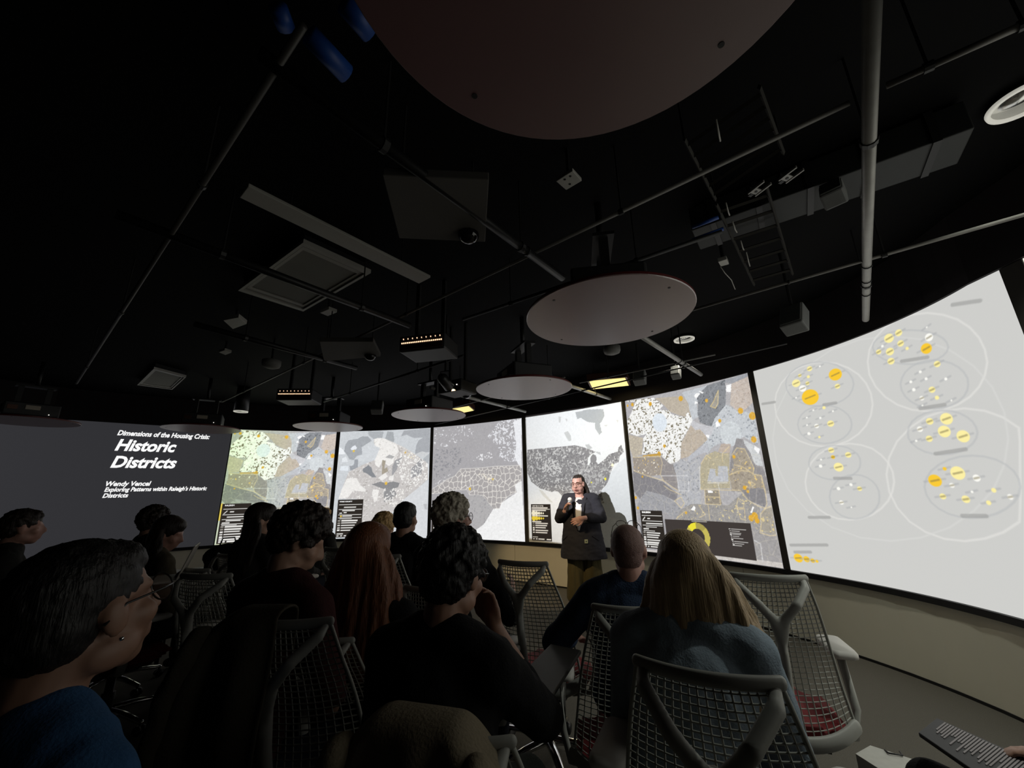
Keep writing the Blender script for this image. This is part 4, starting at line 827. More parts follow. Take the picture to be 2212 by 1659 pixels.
_t = _n.nodes.new('ShaderNodeBsdfTransparent'); _g = _n.nodes.new('ShaderNodeBsdfGlossy'); _g.inputs['Roughness'].default_value = 0.06
_x = _n.nodes.new('ShaderNodeMixShader'); _x.inputs[0].default_value = 0.07
_n.links.new(_t.outputs[0], _x.inputs[1]); _n.links.new(_g.outputs[0], _x.inputs[2]); _n.links.new(_x.outputs[0], _n.nodes['Material Output'].inputs['Surface'])

def disp(me, amp, fr, seed=0.0, z0=None):
    """lumps and strands along the normals"""
    me.update(); o = Vector((seed, seed * 1.7, -seed)); nn = [v.normal.copy() for v in me.vertices]
    for v, n in zip(me.vertices, nn):
        p = Vector((v.co.x * fr[0], v.co.y * fr[1], v.co.z * fr[2])) + o
        k = 1.0 if z0 is None else min(1.0, max(0.12, (z0 - v.co.z) / 0.16))
        v.co += n * (amp * k * (mnoise.noise(p) + 0.5 * mnoise.noise(p * 2.1)))
    me.update()
def cap(mb, a, b, ra, rb, n=12, ell=(1, 1), hint=None): mb.tube([a, b], [ra, rb], n, ell, hint, round_caps=True)
def eul(y, p, r): return Matrix.Rotation(y, 3, 'Z') @ Matrix.Rotation(p, 3, 'X') @ Matrix.Rotation(r, 3, 'Y')
def head_shape(mb, c, M, sc=1.0, face=True):
    def E(p, r): mb.ell(c + M @ (Vector(p) * sc), tuple(x * sc for x in r), M)
    E((0, -0.014, 0.030), (0.074, 0.094, 0.083)); E((0, 0.022, -0.030), (0.060, 0.068, 0.078)); E((0, 0.050, -0.088), (0.030, 0.030, 0.024))
    E((0, 0.062, 0.022), (0.052, 0.022, 0.016)); E((0, 0.065, -0.062), (0.030, 0.025, 0.022))
    for s_ in (-1, 1):
        E((s_ * 0.038, 0.050, -0.025), (0.026, 0.030, 0.026)); E((s_ * 0.074, -0.008, -0.006), (0.011, 0.021, 0.033)); E((s_ * 0.045, 0.005, -0.065), (0.022, 0.045, 0.03))
    mb.tube([c + M @ (Vector(p) * sc) for p in ((0, 0.080, 0.018), (0, 0.098, -0.012), (0, 0.103, -0.026))], [0.008 * sc, 0.011 * sc, 0.014 * sc], 8, round_caps=True)
    E((0.012, 0.092, -0.030), (0.009, 0.010, 0.008)); E((-0.012, 0.092, -0.030), (0.009, 0.010, 0.008))
    E((0, 0.086, -0.056), (0.023, 0.011, 0.006)); E((0, 0.084, -0.072), (0.020, 0.011, 0.007))
def hand(mb, wrist, dirv, palm_n, side, curl=0.5, sc=1.0):
    """palm, four unequal bent fingers and a thumb leaving the side of the palm"""
    d = Vector(dirv).normalized(); n = Vector(palm_n); n = (n - d * n.dot(d)).normalized(); x = d.cross(n) * side
    w_ = Vector(wrist); W = Matrix((x, d, n)).transposed()
    mb.ell(w_ + d * 0.045 * sc, (0.040 * sc, 0.050 * sc, 0.016 * sc), W)
    cap(mb, w_ - d * 0.01, w_ + d * 0.03 * sc, 0.025 * sc, 0.028 * sc, 10)
    for i, (off, ln) in enumerate(((-0.030, 0.066), (-0.010, 0.078), (0.011, 0.073), (0.030, 0.058))):
        p = w_ + (d * 0.082 + x * off) * sc; a = curl * 0.35; rr = (0.0088, 0.009, 0.0088, 0.0078)[i] * sc; pts = [p - d * 0.02]
        fan = (x * (off * 2.2)) * (1 - curl)
        for k in range(3):
            dd = (d * math.cos(a) + n * math.sin(a) + fan).normalized(); pts.append(pts[-1] + dd * (ln * (0.62, 0.36, 0.30)[k] * sc)); a += curl * 0.9
        mb.tube(pts, [rr, rr, rr * 0.95, rr * 0.8], 8, round_caps=True)
    p = w_ + (d * 0.025 - x * 0.028) * sc
    mb.tube([p, p + (d * 0.03 - x * 0.026 + n * 0.01 * curl) * sc, p + (d * 0.062 - x * (0.034 - 0.02 * curl) + n * 0.03 * curl) * sc], [0.013 * sc, 0.0115 * sc, 0.009 * sc], 8, round_caps=True)

def specs(parent, c, M, frame=None, r=0.024, sc=1.0, up=(0, 0.098, 0.006), tilt=0.0, lens=True, arms=True):
    """round spectacles: two rims, bridge, two arms"""
    T = M @ Matrix.Rotation(tilt, 3, 'X'); g = bpy.data.objects.new('spectacles', None); COL.objects.link(g); g.parent = parent; g.empty_display_size = 0.05
    fm = frame or glass_f
    for s_ in (-1, 1):
        q = Vector(up) + Vector((s_ * 0.031, -0.004, 0))
        pts = [c + T @ ((q + Vector((r * math.cos(a), 0, r * 0.92 * math.sin(a)))) * sc) for a in (2 * math.pi * k / 20 for k in range(20))]
        MB().tube(pts, 0.0016 * sc, 6, closed=True).build('rim', fm, g, True)
        if lens:
            m = MB(); m.add(pts + [p + T @ Vector((0, 0.0012, 0)) for p in pts], [tuple(range(20)), tuple(range(39, 19, -1))] + [(k, (k + 1) % 20, 20 + (k + 1) % 20, 20 + k) for k in range(20)]); m.build('lens', lens_m, g)
        if arms:
            MB().tube([c + T @ ((Vector(up) + Vector(p)) * sc) for p in ((s_ * (0.031 + r), -0.004, 0.004), (s_ * 0.074, -0.03, 0.006), (s_ * 0.080, -0.095, 0.004), (s_ * 0.078, -0.125, -0.018))], 0.0019 * sc, 6).build('temple_arm', fm, g, True)
    MB().tube([c + T @ ((Vector(up) + Vector(p)) * sc) for p in ((-0.008, -0.004, 0.004), (0, 0.0, 0.009), (0.008, -0.004, 0.004))], 0.0016 * sc, 6).build('bridge', fm, g, True)
    return g

def hair_cap(mb, c, M, k=1.0, thick=0.012, low=0.0):
    def E(p, r): mb.ell(c + M @ (Vector(p) * k), tuple((x + thick) * k for x in r), M, 18, 12)
    E((0, -0.022, 0.040), (0.074, 0.088, 0.080)); E((0, -0.050, 0.0), (0.068, 0.056, 0.066 + low)); E((0, 0.022, 0.070), (0.056, 0.050, 0.038))

def person(label, x, y, top, body, look, lean=(0.0, 0.06), pitch=0.0, roll=0.0, fat=1.0, skinm=None, shirt=None, trousers=None, hair=None, style='short', arms=None, vox=0.010, sc=1.0, sleeve=1.0, collar=False, group='seated audience', chair=None, hairflow=None, hlen=1.0):
    """seated figure; x, y: middle of the head, top: crown height, body/look: headings in degrees (0 = away along +Y, + to the left)"""
    rz = R_(body); Mi = Matrix.Rotation(-rz, 3, 'Z')
    lx, ly = lean
    off = Matrix.Rotation(rz, 3, 'Z') @ Vector((lx, ly, 0))
    o = empty('person', (x - off.x, y - off.y, 0), rz, label, 'person', group)
    if chair:
        b_ = Matrix.Rotation(rz, 3, 'Z') @ Vector((0, -0.03, 0)); put_chair(x - off.x + b_.x, y - off.y + b_.y, body, chair, rim=False, zs=0.94)
    hc = Vector((lx, ly, top - 0.122 * sc)); HM = eul(R_(look - body), R_(pitch), R_(roll))
    nb = Vector((lx * 0.80, ly * 0.72 - 0.02, top - 0.275 * sc)); ch = Vector((lx * 0.55, ly * 0.5 - 0.01, top - 0.44 * sc)); hz = 0.555
    wa = Vector((lx * 0.25, ly * 0.2, (hz + ch.z) / 2)); pv = Vector((0, 0, hz)); sz = top - 0.325 * sc
    sh = {s_: Vector((nb.x + s_ * 0.170 * sc, nb.y, sz)) for s_ in (-1, 1)}
    A = {s_: (sh[s_] + Vector((s_ * 0.055, 0.06, -0.27 * sc)), Vector((s_ * 0.10, 0.30, 0.635))) for s_ in (-1, 1)}
    if arms: A.update({k: (Vector(v_[0]), Vector(v_[1])) for k, v_ in arms.items() if k in (-1, 1)})
    hp = {s_: Vector((s_ * 0.095, 0.03, 0.545)) for s_ in (-1, 1)}; kn = {s_: Vector((s_ * 0.135, 0.45, 0.545)) for s_ in (-1, 1)}; an = {s_: Vector((s_ * 0.125, 0.43, 0.10)) for s_ in (-1, 1)}
    def torso(m, g):
        f = fat
        m.ell(pv + Vector((0, 0.02, 0)), (0.165 * f + g, 0.135 * f + g, 0.10 + g)); m.ell(wa, (0.145 * f + g, 0.115 * f + g, 0.15 + g))
        m.ell(ch, (0.165 * f + g, 0.115 * f + g, 0.165 * sc + g)); m.tube([sh[-1], Vector(nb) - Vector((0.055, 0, 0.0)), Vector(nb) + Vector((0.055, 0, 0.0)), sh[1]], [0.058 * f + g, 0.062 + g, 0.062 + g, 0.058 * f + g], 12, round_caps=True)
        m.tube([ch + Vector((0, 0, 0.05)), nb], [0.12 * f + g, 0.065 + g], 12, (1.2, 0.8), hint=(0, 1, 0), round_caps=True)
    def upper(m, g, s_): cap(m, sh[s_], A[s_][0], 0.052 * fat + g, 0.042 * fat + g)
    def lower(m, g, s_): cap(m, A[s_][0], A[s_][1], 0.040 * fat + g, 0.027 + g)
    m = MB(); torso(m, -0.006); head_shape(m, hc, HM, sc)
    m.tube([nb - Vector((0, 0, 0.02)), nb.lerp(hc, 0.5) + HM @ Vector((0, -0.02, -0.01)), hc + HM @ Vector((0, -0.02, -0.03))], [0.062 * sc, 0.054 * sc, 0.055 * sc], 12, round_caps=True)
    for s_ in (-1, 1):
        upper(m, -0.004, s_); lower(m, 0, s_); hd = (A[s_][1] - A[s_][0]).normalized()
        pn, dr, cu = (arms or {}).get(('hand', s_), (Vector((0, 0.1, -1)), hd * 0.6 + Vector((-s_ * 0.1, 0.4, -0.15)), 0.35))
        hand(m, A[s_][1], dr, pn, s_, cu, sc)
        cap(m, hp[s_], kn[s_], 0.075, 0.055); cap(m, kn[s_], an[s_], 0.055, 0.035); cap(m, an[s_] + Vector((0, -0.02, -0.05)), an[s_] + Vector((0, 0.13, -0.065)), 0.035, 0.028)
    link('body', fuse(m, vox, 3), skinm or skin_a, o, True)
    m = MB(); torso(m, 0.010)
    for s_ in (-1, 1):
        upper(m, 0.014, s_)
        if sleeve > 0.5: m.tube([A[s_][0], A[s_][0].lerp(A[s_][1], 0.86 * sleeve)], [0.040 * fat + 0.014, 0.036 + 0.006], 12, round_caps=True)
    if collar: m.tube([nb + Vector((0.07 * math.cos(a), 0.01 + 0.065 * math.sin(a), 0.03)) for a in (2 * math.pi * k / 12 for k in range(12))], 0.016, 8, closed=True)
    me = fuse(m, 0.011, 4); disp(me, 0.007, (14, 14, 9), x + y); link('shirt', me, shirt, o, True)
    for s_ in (-1, 1):
        pass
    m = MB(); m.ell(pv + Vector((0, 0.02, -0.02)), (0.172 * fat, 0.142 * fat, 0.085))
    for s_ in (-1, 1): cap(m, hp[s_], kn[s_], 0.088, 0.068); cap(m, kn[s_], an[s_] + Vector((0, 0, 0.0)), 0.068, 0.052)
    link('trousers', fuse(m, 0.012, 3), trousers or cloth('dark_denim', (0.02, 0.022, 0.03)), o, True)
    for s_ in (-1, 1):
        m = MB(); a = an[s_]; m.tube([a + Vector((0, -0.045, -0.055)), a + Vector((0, 0.04, -0.058)), a + Vector((0, 0.15, -0.062))], [0.040, 0.040, 0.034], 10, (1.0, 0.95), hint=(0, 0, 1), round_caps=True)
        link('shoe', fuse(m, 0.008, 2), shoe_m, o, True)
    if hair:
        m = MB(); hb = lambda p: hc + HM @ (Vector(p) * sc)
        if style == 'short':
            hair_cap(m, hc, HM, sc, 0.010); me = fuse(m, 0.007, 2); disp(me, 0.008, (45, 45, 45), x)
        elif style == 'cropped':
            hair_cap(m, hc, HM, sc, 0.006); me = fuse(m, 0.007, 2); disp(me, 0.004, (60, 60, 60), x)
        elif style == 'fuzz':
            m.ell(hb((0, -0.020, 0.028)), (0.0775 * sc, 0.093 * sc, 0.0865 * sc), HM, 20, 14); m.ell(hb((0, -0.040, -0.015)), (0.066 * sc, 0.060 * sc, 0.075 * sc), HM, 18, 12); me = fuse(m, 0.006, 5); disp(me, 0.0015, (120, 120, 120), x)
        elif style in ('curly', 'tousled'):
            hair_cap(m, hc, HM, sc, 0.014 if style == 'tousled' else 0.018); rr = random.Random(int(x * 100) + 5)
            for _ in range(230):
                th, ph = rr.uniform(0, 2 * math.pi), rr.uniform(-0.35, 1.5)
                q = Vector((0.088 * math.cos(ph) * math.cos(th), -0.018 + 0.104 * math.cos(ph) * math.sin(th), 0.035 + 0.098 * math.sin(ph)))
                if q.y > 0.045 and q.z < 0.06: continue
                m.ell(hb(q), rr.uniform(0.012, 0.021) * sc, None, 7, 5)
            me = fuse(m, 0.0055, 1); disp(me, 0.006, (70, 70, 70), x)
        elif style in ('long', 'longwide'):
            wd = 1.0 if style == 'long' else 1.18
            hair_cap(m, hc, HM, sc, 0.013)
            m.ell(hb((0, -0.055, -0.02)), (0.088 * sc * wd, 0.058 * sc, 0.11 * sc), HM, 18, 12)
            flo = hairflow or (0.0, 0.0)
            for (px_, py_, l0, l1, r0) in ((0, -0.080, 0.03, -0.37, 0.050), (0.048, -0.070, 0.03, -0.36, 0.045), (-0.048, -0.070, 0.03, -0.36, 0.045), (0.078, -0.035, 0.01, -0.34, 0.036), (-0.078, -0.035, 0.01, -0.34, 0.036), (0.025, -0.082, 0.0, -0.38, 0.04), (-0.025, -0.082, 0.0, -0.38, 0.04)):
                P = [hc + HM @ (Vector((px_, py_, l0)) * sc)]
                for k in range(1, 8):
                    t = k / 7; q = hc + HM @ (Vector((px_ * (1 + 0.5 * t * wd), py_, 0)) * sc) + Vector((flo[0] * t ** 1.6 * (1 if px_ > 0 else 0.25) + (0.03 * sc * (1 if px_ > 0 else -1) * math.sin(math.pi * t * 0.8) if px_ else 0), -0.03 * t + flo[1] * t + 0.012 * math.sin(5 * t), (l0 + (l1 * hlen - l0) * t) * sc)); P.append(q)
                m.tube(P, [r0 * a_ * wd for a_ in (0.8, 1.0, 1.05, 1.08, 1.05, 1.0, 0.85, 0.4)], 10, (1.1, 0.75), hint=(0, 1, 0), round_caps=True)
            me = fuse(m, 0.007, 6); disp(me, 0.009, (42, 42, 3.0), x, z0=hc.z + 0.06)
        link('hair', me, hair, o, True)
    return o, hc, HM
def P_at(px, py, dep):
    p = atd(px, py, dep); return p.x, p.y, p.z
hb_dark = hairm('dark_brown', (0.018, 0.011, 0.008)); hb_auburn = hairm('auburn', (0.16, 0.055, 0.022)); hb_blonde = hairm('blonde', (0.36, 0.25, 0.135)); hb_grey = hairm('silver', (0.42, 0.38, 0.31), (30, 30, 30)); hb_fuzz = hairm('thin_brown', (0.20, 0.115, 0.10), (90, 90, 90)); hb_black = hairm('black', (0.008, 0.007, 0.007)); hb_light = hairm('light_blond', (0.55, 0.36, 0.16), (40, 40, 40))
blackc = cloth('black_cotton', (0.012, 0.012, 0.013)); navy = cloth('navy_knit', (0.028, 0.045, 0.085), 0.5); greyblue = cloth('grey_blue_shirt', (0.22, 0.27, 0.32)); bluec = cloth('blue_shirt', (0.03, 0.085, 0.19)); darkgrey = cloth('charcoal', (0.03, 0.029, 0.028)); olive = cloth('olive_twill', (0.10, 0.085, 0.045)); khaki = cloth('pale_grey_jeans', (0.26, 0.30, 0.27)); taupe = cloth('taupe_knit', (0.10, 0.085, 0.06)); maroonc = cloth('dark_maroon', (0.05, 0.018, 0.018))

def look_at(x, y, tx=0.87, ty=5.5): return math.degrees(math.atan2(-(tx - x), ty - y))
# blonde woman
x, y, z = P_at(1475, 1150, 1.33)
person('person with long straight blonde hair in a grey-blue shirt', x, y + 0.02, z, -28, -14, lean=(0.05, 0.13), skinm=skin_a, shirt=greyblue, hair=hb_blonde, style='longwide', fat=1.12, sleeve=1.0, pitch=-4, hairflow=(0.06, 0.02), hlen=1.02)
# balding man
x, y, z = P_at(1352, 1126, 1.92)
o, hc, HM = person('balding person in a navy sweater with spectacles pushed up on the head', x, y, z - 0.004, -14, -22, lean=(0.02, 0.02), skinm=skin_c, shirt=navy, hair=hb_fuzz, style='fuzz', fat=1.16, sc=1.02, arms={-1: ((-0.36, 0.04, 0.72), (-0.30, 0.26, 0.68))})
specs(o, hc, HM @ Matrix.Rotation(R_(40), 3, 'X'), up=(0, 0.112, 0.074), r=0.027, sc=0.9)
# curly dark man leaning on his hand
x, y, z = P_at(985, 1150, 1.22)
o, hc, HM = person('person with dark curly hair in a black shirt resting chin on hand', x, y, z, -24, -30, lean=(0.04, 0.16), skinm=skin_b, shirt=blackc, trousers=khaki, hair=hb_black, style='curly', fat=1.12, vox=0.007, pitch=-12, sleeve=0.55,
    arms={1: ((0.24, 0.34, 0.78), (0.10, 0.30, 1.01)), ('hand', 1): (Vector((-0.4, -1, 0.2)), Vector((-0.28, 0.06, 1)), 0.75)})
specs(o, hc, HM, r=0.023)
# auburn woman
x, y, z = P_at(803, 1130, 1.78)
person('person with long auburn hair seen from behind', x, y, z, -12, -12, lean=(0.0, 0.04), skinm=skin_a, shirt=blackc, hair=hb_auburn, style='longwide', sc=1.12)
# man bowing his head
x, y, z = P_at(655, 1098, 1.58)
person('person with short tousled dark hair bowing over something in the lap', x, y, z, -22, -62, lean=(0.02, 0.14), skinm=skin_a, shirt=maroonc, hair=hb_dark, style='tousled', pitch=-26, vox=0.008, sc=1.0, sleeve=0.5)
# cropped dark hair
x, y, z = P_at(879, 1084, 2.95)
person('person with cropped dark hair and a slim neck, upright before the county map', x, y, z, -20, -14, lean=(0.0, 0.02), skinm=skin_b, shirt=blackc, hair=hb_black, style='cropped')
# grey curls
x, y, z = P_at(981, 1072, 2.30)
o, hc, HM = person('person with wavy silver hair and spectacles in a black coat', x, y, z, -24, -58, lean=(0.03, 0.05), skinm=skin_c, shirt=blackc, hair=hb_grey, style='curly', vox=0.008, arms={1: ((0.30, 0.22, 0.76), (0.22, 0.40, 0.80)), ('hand', 1): (Vector((-1, 0, 0.2)), Vector((0, 0.5, 1)), 0.6)})
specs(o, hc, HM, r=0.024)
# blond top of head
x, y, z = P_at(832, 1110, 3.55)
person('person of whom only a tuft of light blond hair shows', x, y, z, -20, -15, skinm=skin_a, shirt=darkgrey, hair=hb_light, style='curly', sc=0.98, chair='swivel chair of the person with the light blond tuft')
# pair before the tinted map
x, y, z = P_at(572, 1087, 2.95)
person('person with long dark hair turned towards a neighbour', x, y, z, -25, -62, skinm=skin_a, shirt=darkgrey, hair=hb_dark, style='long', chair='swivel chair of the person with long dark hair')
x, y, z = P_at(607, 1102, 3.5)
person('person with reddish brown hair beside the long dark hair', x, y, z, -25, -35, skinm=skin_c, shirt=darkgrey, hair=hairm('reddish', (0.07, 0.025, 0.015)), style='short', chair='swivel chair of the person with reddish brown hair')
x, y, z = P_at(645, 1096, 4.1)
person('person in the far row whose dark crown just shows', x, y, z, -25, -30, skinm=skin_c, shirt=darkgrey, hair=hb_dark, style='short', chair='swivel chair of the far person with the dark crown')
x, y, z = P_at(700, 1096, 4.5)
person('person in the far row with sandy hair', x, y, z, -25, -30, skinm=skin_a, shirt=darkgrey, hair=hb_light, style='short', chair='swivel chair of the far sandy-haired person')
# people before the title slide
x, y, z = P_at(342, 1096, 3.45)
person('person with dark curls piled up before the title slide', x, y, z, -32, -45, skinm=skin_b, shirt=darkgrey, hair=hb_dark, style='tousled', chair='swivel chair of the person with piled-up dark curls')
x, y, z = P_at(371, 1116, 2.98)
person('person with a dark fringe and brown hair bending forward', x, y, z, -30, -68, lean=(0.02, 0.12), pitch=-18, skinm=skin_c, shirt=taupe, hair=hb_dark, style='long', chair='swivel chair of the person with the dark fringe')
x, y, z = P_at(62, 1100, 2.75)
person('person as a dark outline alone before the title slide', x, y, z, -40, -40, skinm=skin_c, shirt=darkgrey, hair=hb_dark, style='short', chair='swivel chair of the person outlined before the title slide')
# near left man
x, y, z = P_at(228, 1160, 0.80)
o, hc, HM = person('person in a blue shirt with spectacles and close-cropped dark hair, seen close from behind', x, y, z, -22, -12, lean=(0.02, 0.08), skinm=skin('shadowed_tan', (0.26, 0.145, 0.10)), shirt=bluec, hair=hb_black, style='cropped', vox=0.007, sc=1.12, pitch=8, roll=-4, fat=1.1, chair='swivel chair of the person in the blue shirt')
specs(o, hc, HM, r=0.026, sc=1.14)
MB().ell(hc + HM @ Vector((0.090, -0.004, -0.048)), 0.004).build('earring', chrome_m, o, True)
# ------------------------------------------------------------------ the speaker
coat_m = cloth('black_padded_coat', (0.030, 0.030, 0.038)); white_shirt = cloth('white_shirt', (0.62, 0.60, 0.60)); olive_m = cloth('olive_trousers', (0.085, 0.072, 0.035))
sp_skin = skin('speaker', (0.58, 0.33, 0.28))
X, Y, Z = P_at(1250, 1027, 5.35)
BZ = R_(160); o = empty('person', (X, Y, 0), BZ, 'standing speaker in a black coat holding a microphone before the country map', 'person')
k_ = Z / 1.62
def S(p): return Vector(p) * k_
hc = S((0.012, 0.02, 1.502)); HM = eul(R_(-12), R_(-4), R_(3))
sR, sL = S((0.185, -0.01, 1.30)), S((-0.185, -0.01, 1.30)); eR, eL = S((0.285, 0.05, 1.07)), S((-0.275, 0.07, 1.08)); wR, wL = S((0.165, 0.23, 1.17)), S((-0.085, 0.30, 1.085))
m = MB(); head_shape(m, hc, HM, 1.06)
for s_ in (-1, 1):
    m.ell(hc + HM @ Vector((s_ * 0.044, 0.035, -0.045)), (0.034, 0.045, 0.046), HM); m.ell(hc + HM @ Vector((s_ * 0.03, 0.02, -0.09)), (0.034, 0.045, 0.024), HM)
m.tube([S((0, -0.01, 1.28)), S((0.006, 0.0, 1.36)), hc + HM @ Vector((0, -0.02, -0.03))], [0.068, 0.060, 0.058], 12, round_caps=True)
m.ell(S((0, 0, 1.17)), (0.17, 0.125, 0.18)); m.ell(S((0, 0.01, 0.95)), (0.17, 0.135, 0.17)); m.ell(S((0, 0, 0.80)), (0.18, 0.14, 0.12))
cap(m, sR, sL, 0.055, 0.055)
for a, b, c in ((sR, eR, wR), (sL, eL, wL)): cap(m, a, b, 0.05, 0.042); cap(m, b, c, 0.04, 0.027)
for s_ in (-1, 1):
    cap(m, S((s_ * 0.095, 0, 0.80)), S((s_ * 0.105, 0.01, 0.45)), 0.085, 0.058); cap(m, S((s_ * 0.105, 0.01, 0.45)), S((s_ * 0.11, -0.01, 0.09)), 0.055, 0.036); cap(m, S((s_ * 0.11, -0.03, 0.045)), S((s_ * 0.12, 0.13, 0.035)), 0.034, 0.028)
hand(m, wR, (-0.35, 0.10, 1.0), (-0.95, 0.25, 0.1), 1, 1.0, 1.0)          # grips the microphone
hand(m, wL, (0.95, 0.22, -0.32), (0.1, -1.0, -0.1), -1, 0.18, 1.06)       # open, flat before the belly
link('body', fuse(m, 0.0062, 3), sp_skin, o, True)
# face details
dark_eye = mat('dark_eye', (0.03, 0.02, 0.015), 0.2); brow_m = mat('dark_brow', (0.03, 0.018, 0.012), 0.8); lip_m = mat('open_lips', (0.30, 0.07, 0.06), 0.4); mouth_m = mat('mouth_inside', (0.05, 0.01, 0.01), 0.6)
for s_ in (-1, 1):
    MB().ell(hc + HM @ (Vector((s_ * 0.031, 0.085, 0.004)) * 1.04), (0.0095, 0.006, 0.0038), HM).build('eye', dark_eye, o, True)
    MB().tube([hc + HM @ (Vector(p) * 1.04) for p in ((s_ * 0.014, 0.089, 0.024), (s_ * 0.032, 0.087, 0.031), (s_ * 0.050, 0.074, 0.024))], 0.0035, 6).build('eyebrow', brow_m, o, True)
MB().tube([hc + HM @ (Vector((0.019 * math.cos(a), 0.0958 - 0.007 * abs(math.cos(a)), -0.064 + 0.0095 * math.sin(a))) * 1.04) for a in (2 * math.pi * q / 14 for q in range(14))], 0.0032, 6, closed=True).build('lips', lip_m, o, True)
MB().ell(hc + HM @ (Vector((0, 0.0925, -0.064)) * 1.04), (0.017, 0.006, 0.0085), HM).build('mouth', mouth_m, o, True)
specs(o, hc, HM, frame=mat('thin_brass_frame', (0.25, 0.12, 0.07), 0.3, 0.6), r=0.027, sc=1.05)
# hair drawn back, falling over one shoulder
m = MB(); hb = lambda p: hc + HM @ (Vector(p) * 1.04)
m.ell(hb((0, -0.030, 0.040)), (0.084, 0.094, 0.088), HM, 18, 12); m.ell(hb((0, -0.06, -0.01)), (0.078, 0.06, 0.085), HM); m.ell(hb((0, 0.018, 0.082)), (0.058, 0.046, 0.032), HM)
for px_, py_, end in ((-0.07, -0.035, (-0.14, 0.00, 1.24)), (-0.05, -0.06, (-0.12, -0.06, 1.20)), (0.0, -0.08, (-0.03, -0.12, 1.18)), (0.05, -0.06, (0.06, -0.11, 1.22))):
    a = hb((px_, py_, 0.0)); e = S(end); m.tube([a, a.lerp(e, 0.35) + Vector((-0.012, -0.02, 0)), a.lerp(e, 0.7) + Vector((-0.006, -0.015, 0)), e], [0.034, 0.036, 0.030, 0.010], 8, (1.1, 0.8), round_caps=True)
me = fuse(m, 0.0075, 3); disp(me, 0.008, (52, 52, 4), 2.0); link('hair', me, hb_dark, o, True)
# coat
m = MB()
prof = ((1.315, 0.115, 0.085), (1.27, 0.175, 0.115), (1.15, 0.215, 0.155), (0.98, 0.245, 0.185), (0.80, 0.272, 0.205), (0.62, 0.300, 0.215), (0.575, 0.304, 0.216))
n = 28; vs = []; fs = []
for z, rx, ry in prof:
    for q in range(n):
        a = 2 * math.pi * q / n; vs.append(S((rx * math.cos(a), 0.012 + ry * math.sin(a), z)))
for i in range(len(prof) - 1):
    for q in range(n): fs.append((i * n + q, (i + 1) * n + q, (i + 1) * n + (q + 1) % n, i * n + (q + 1) % n))
fs += [tuple(range(n)), tuple((len(prof) - 1) * n + q for q in range(n - 1, -1, -1))]; m.add(vs, fs)
for a, b, c in ((sR, eR, wR), (sL, eL, wL)):
    cap(m, a + Vector((0, 0, -0.012)), b, 0.080, 0.074); m.tube([b, b.lerp(c, 0.72)], [0.072, 0.056], 12, round_caps=True)
m.tube([sR + Vector((0, 0, 0.0)), S((0.085, -0.012, 1.345)), S((0.0, -0.045, 1.350)), S((-0.085, -0.012, 1.345)), sL], [0.085, 0.050, 0.048, 0.050, 0.085], 12, round_caps=True)
me = fuse(m, 0.010, 3); disp(me, 0.008, (10, 10, 16), 5.0); link('coat', me, coat_m, o, True)
# lapels and collar
for s_ in (-1, 1):
    MB().tube([S((s_ * 0.075, -0.05, 1.345)), S((s_ * 0.078, 0.06, 1.325)), S((s_ * 0.055, 0.145, 1.22)), S((s_ * 0.045, 0.188, 1.10)), S((s_ * 0.032, 0.212, 0.98))], [0.016, 0.020, 0.020, 0.016, 0.010], 8, (1.3, 0.5), hint=(0, 1, 0.3), round_caps=True).build('lapel', coat_m, o, True)
m = MB(); vs = []; fs = []
for i, (z, hw, y) in enumerate(((1.335, 0.040, 0.075), (1.27, 0.050, 0.118), (1.20, 0.046, 0.160), (1.10, 0.040, 0.194), (1.00, 0.030, 0.214), (0.93, 0.010, 0.222))):
    for u in (-1, -0.5, 0, 0.5, 1): vs.append(S((u * hw, y + 0.006 * (1 - u * u), z)))
for i in range(5):
    for q in range(4): fs.append((i * 5 + q, i * 5 + q + 1, i * 5 + q + 6, i * 5 + q + 5))
m.add(vs, fs); b = m.build('shirt', white_shirt, o, True); so = b.modifiers.new('s', 'SOLIDIFY'); so.thickness = 0.012; so.offset = -1
MB().box(S((-0.085, 0.223, 0.80)), (0.040, 0.006, 0.044), Matrix.Rotation(R_(16), 3, 'Z')).build('woven_label', mat('pale_green_label', (0.42, 0.45, 0.30), 0.8), o)
MB().box(S((-0.0865, 0.2275, 0.80)), (0.014, 0.006, 0.018), Matrix.Rotation(R_(16), 3, 'Z')).build('label_emblem', mat('label_emblem_ink', (0.08, 0.10, 0.07), 0.8), o)
for s_ in (-1, 1): MB().tube([S((s_ * 0.16, 0.178, 0.86)), S((s_ * 0.235, 0.125, 0.80))], 0.005, 6).build('pocket_welt', coat_m, o)
# wide trousers
m = MB(); m.ell(S((0, 0.0, 0.78)), (0.20, 0.155, 0.13))
for s_ in (-1, 1): m.tube([S((s_ * 0.10, 0, 0.80)), S((s_ * 0.112, 0.005, 0.45)), S((s_ * 0.122, 0.0, 0.07))], [0.112, 0.118, 0.128], 16, (1.0, 0.95), round_caps=False)
me = fuse(m, 0.012, 3); disp(me, 0.014, (22, 22, 3), 1.0); link('trousers', me, olive_m, o, True)
for s_ in (-1, 1):
    m = MB(); m.tube([S((s_ * 0.115, -0.05, 0.04)), S((s_ * 0.12, 0.06, 0.04)), S((s_ * 0.125, 0.16, 0.034))], [0.040, 0.042, 0.034], 10, round_caps=True); link('shoe', fuse(m, 0.008, 2), shoe_m, o, True)
